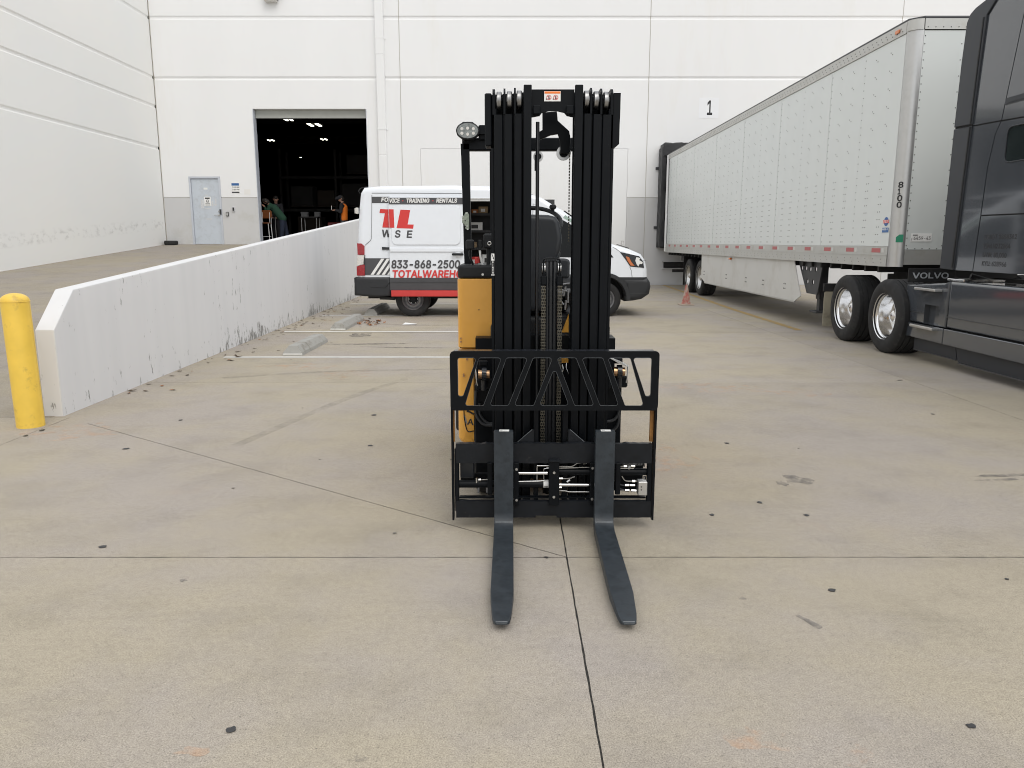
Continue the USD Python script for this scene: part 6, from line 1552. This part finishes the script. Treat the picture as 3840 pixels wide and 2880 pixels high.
# levers, display, steering wheel, seat
part(fk, 'control_lever', [RB(-.272, -.222, 4.58, 4.625, 1.455, 1.513, .012, 5), TU(SP([(-.247, 4.60, 1.457), (-.25, 4.60, 1.42), (-.235, 4.61, 1.38), (-.23, 4.62, 1.36)], 5), .006, 8)], K['black_plastic'])
part(fk, 'control_lever', [BX(-.199, -.180, 4.585, 4.615, 1.452, 1.512, .004)], K['black_plastic'], smooth=False)
part(fk, 'lever_stem', TU(SP([(-.189, 4.60, 1.453), (-.187, 4.60, 1.42), (-.175, 4.61, 1.365)], 5), .0065, 8), K['white_tube'])
part(fk, 'display_unit', [RB(-.170, -.105, 4.60, 4.66, 1.462, 1.548, .014, 5), TU([(-.14, 4.63, 1.465), (-.142, 4.63, 1.36)], .011, 8)], K['black_plastic'])
part(fk, 'key_ring', TU([(-.133 + .010 * math.cos(t), 4.598, 1.491 + .010 * math.sin(t)) for t in np.linspace(0, 6.283, 20)[:-1]], .0026, 6, True), K['steel'])
part(fk, 'label_red', [BX(-.225, -.205, 4.70, 4.71, 1.37, 1.41, .003)], K['red_print'], smooth=False)
sw = holder(fk, 'steering_wheel')
cx_, cy_, cz_, R_, til = .135, 5.12, 1.625, .185, math.radians(32)
ring = [(cx_ + R_ * math.cos(t), cy_ + R_ * math.sin(t) * math.cos(til), cz_ + R_ * math.sin(t) * math.sin(til)) for t in np.linspace(0, 2 * math.pi, 44)[:-1]]
part(sw, 'rim', TU(ring, .014, 10, True), K['black_plastic'], smooth=50)
part(sw, 'spoke', [TU([(cx_, cy_, cz_ - .03), (cx_ + R_ * math.cos(t), cy_ + R_ * math.sin(t) * math.cos(til), cz_ + R_ * math.sin(t) * math.sin(til))], .012, 8) for t in (.4, 2.7, 4.7)], K['black_plastic'])
t = .75
kp = np.array([cx_ + R_ * math.cos(t), cy_ + R_ * math.sin(t) * math.cos(til), cz_ + R_ * math.sin(t) * math.sin(til)])
part(sw, 'spinner_knob', LA([(0, .0), (.010, .0), (.012, .02), (.022, .026), (.024, .038), (.018, .05), (0, .054)], 'z', kp, 24), K['black_plastic'], smooth=40)
part(sw, 'column', TU([(cx_, cy_, cz_ - .03), (cx_, cy_ - .08, 1.3)], .03, 12), K['black_plastic'])
part(fk, 'dash_cowl', RPX(Polygon([(-.06, 1.08), (.235, 1.08), (.232, 1.25), (.25, 1.35), (.292, 1.44), (.304, 1.52), (.285, 1.62), (.262, 1.65), (.22, 1.66), (-.02, 1.668), (-.06, 1.64)]), 4.72, 4.96, .035, 'y', 5), K['vinyl'], smooth=45)
st_ = holder(fk, 'seat')
bk = RPX(Polygon([(-.06, 1.15), (-.075, 1.36), (-.06, 1.50), (-.02, 1.56), (.28, 1.56), (.32, 1.50), (.335, 1.42), (.32, 1.30), (.28, 1.15)]), 5.36, 5.50, .045, 'y', 5)
part(st_, 'backrest', bk, K['vinyl'], smooth=45)
part(st_, 'bolster', RPX(Polygon([(-.03, 1.18), (-.04, 1.42), (.0, 1.50), (.25, 1.50), (.29, 1.42), (.28, 1.3), (.24, 1.18)]), 5.315, 5.40, .04, 'y', 5), K['vinyl'], smooth=45)
part(st_, 'cushion', RPX(rrect(-.08, .37, 4.98, 5.42, .07), 1.05, 1.18, .04, 'z', 4), K['vinyl'], smooth=45)
part(fk, 'seat_base', RPX(body_poly(-.20, .50, 4.72, 5.9, .06), .876, 1.05, .03, 'z', 3), K['black_plastic'], smooth=35)
part(fk, 'side_lever', [TU(SP([(.262, 4.78, 1.405), (.272, 4.78, 1.44), (.285, 4.78, 1.485), (.287, 4.78, 1.50)], 4), .007, 8), CY((.235, 4.77, 1.405), (.285, 4.77, 1.402), .006)], K['black_plastic'])
part(fk, 'rear_body', RPX(body_poly(-.28, .56, 5.55, 6.15, .08), .876, 1.25, .06, 'z', 4), K['black_plastic'], smooth=35)
for a, b in (((.270, 1.255), (.335, 1.262)), ((.285, 1.225), (.33, 1.215)), ((.30, 1.19), (.312, 1.245)), ((.325, 1.15), (.327, 1.225)), ((.275, 1.175), (.30, 1.14)), ((.31, 1.11), (.315, 1.165))):
    part(fk, 'pipe_fitting', CY((a[0], 4.5, a[1]), (b[0], 4.5, b[1]), .006, n=8), K['wheel_steel'])
part(fk, 'arm_pad', RPX(rrect(.262, .345, 1.285, 1.40, .02), 4.62, 4.9, .015, 'y', 3), K['vinyl'], smooth=35)
# overhead guard and work lamp
og = holder(fk, 'overhead_guard')
part(og, 'front_post', PR([(-.308, 2.08), (-.258, 2.08), (-.250, 1.36), (-.294, 1.36)], 'y', 4.80, 4.86), K['black_metal'], smooth=False)
part(og, 'front_post', PR([(.598, 2.08), (.552, 2.08), (.545, 1.20), (.585, 1.20)], 'y', 4.80, 4.86), K['black_metal'], smooth=False)
part(og, 'front_bar', BX(-.30, .59, 4.80, 4.86, 2.04, 2.115, .008), K['black_metal'], smooth=False)
part(og, 'side_rail', [PR([(4.861, 2.05), (5.86, 2.17), (5.86, 2.22), (4.861, 2.10)], 'x', -.30, -.255)], K['black_metal'], smooth=False)
part(og, 'side_rail', [PR([(4.861, 2.05), (5.86, 2.17), (5.86, 2.22), (4.861, 2.10)], 'x', .545, .59)], K['black_metal'], smooth=False)
part(og, 'rear_bar', BX(-.30, .59, 5.861, 5.92, 2.165, 2.225, .008), K['black_metal'], smooth=False)
for x in (-.12, .02, .16, .30, .44):
    part(og, 'roof_bar', PR([(4.861, 2.06), (5.86, 2.18), (5.86, 2.215), (4.861, 2.095)], 'x', x - .012, x + .012), K['black_metal'], smooth=False)
for x in (-.15, .46):
    part(og, 'rear_post', BX(x - .014, x + .014, 5.862, 5.915, 1.2, 2.164, .004), K['black_metal'], smooth=False)
def LP(x, y):
    return (-.3056 + (x - 270) * .000313, 1.6785 - (y - 280) * .000322)
latch = RPX(Polygon([LP(*p) for p in ((340, 285), (385, 280), (412, 330), (412, 590), (385, 615), (340, 590), (318, 500), (276, 482), (270, 355), (318, 342))]), 4.782, 4.797, .003, 'y', 2)
lt = holder(og, 'latch') if False else None
part(og, 'latch_plate', latch, mat('zinc_latch_plate', (.30, .34, .28), .42, .7, var=.35, vs=60), smooth=30)
part(og, 'latch_bolt', [CY((LP(a, b)[0], 4.776, LP(a, b)[1]), (LP(a, b)[0], 4.782, LP(a, b)[1]), .0042, n=10) for a, b in ((370, 300), (290, 372), (290, 420), (375, 540), (385, 600))], K['steel'])
part(og, 'latch_bolt', [CY((LP(a, b)[0], 4.779, LP(a, b)[1]), (LP(a, b)[0], 4.782, LP(a, b)[1]), .004, n=10) for a, b in ((338, 440), (340, 545))], K['ink'])
wk = holder(fk, 'work_lamp')
lx, lz = -.262, 2.147
octa = Polygon([(lx + .064 * a, lz + .051 * b) for a, b in ((-.45, -1), (.45, -1), (1, -.45), (1, .45), (.45, 1), (-.45, 1), (-1, .45), (-1, -.45))])
part(wk, 'housing', RPX(octa, 4.745, 4.80, .006, 'y', 2), K['black_plastic'], smooth=30)
part(wk, 'bezel', TU([(lx + .064 * math.cos(t), 4.744, lz + .045 * math.sin(t)) for t in np.linspace(0, 6.283, 36)[:-1]], .006, 6, True), K['black_plastic'])
part(wk, 'lens', PR(affinity.scale(Point(lx, lz).buffer(1, quad_segs=16), .062, .043), 'y', 4.738, 4.7445), mat('lamp_lens', (.20, .21, .20), .12, .6, var=.5, vs=70), smooth=False)
for a, b in ((-.034, .010), (0, .013), (.034, .010), (-.034, -.016), (0, -.021), (.034, -.016)):
    part(wk, 'diode', CY((lx + a, 4.735, lz + b), (lx + a, 4.738, lz + b), .009, n=14), K['clear_lens'])
part(wk, 'bracket', [BX(-.20, -.145, 4.78, 4.83, 2.10, 2.185, .006), BX(-.20, -.15, 4.76, 4.78, 2.13, 2.15)], K['black_metal'], smooth=False)
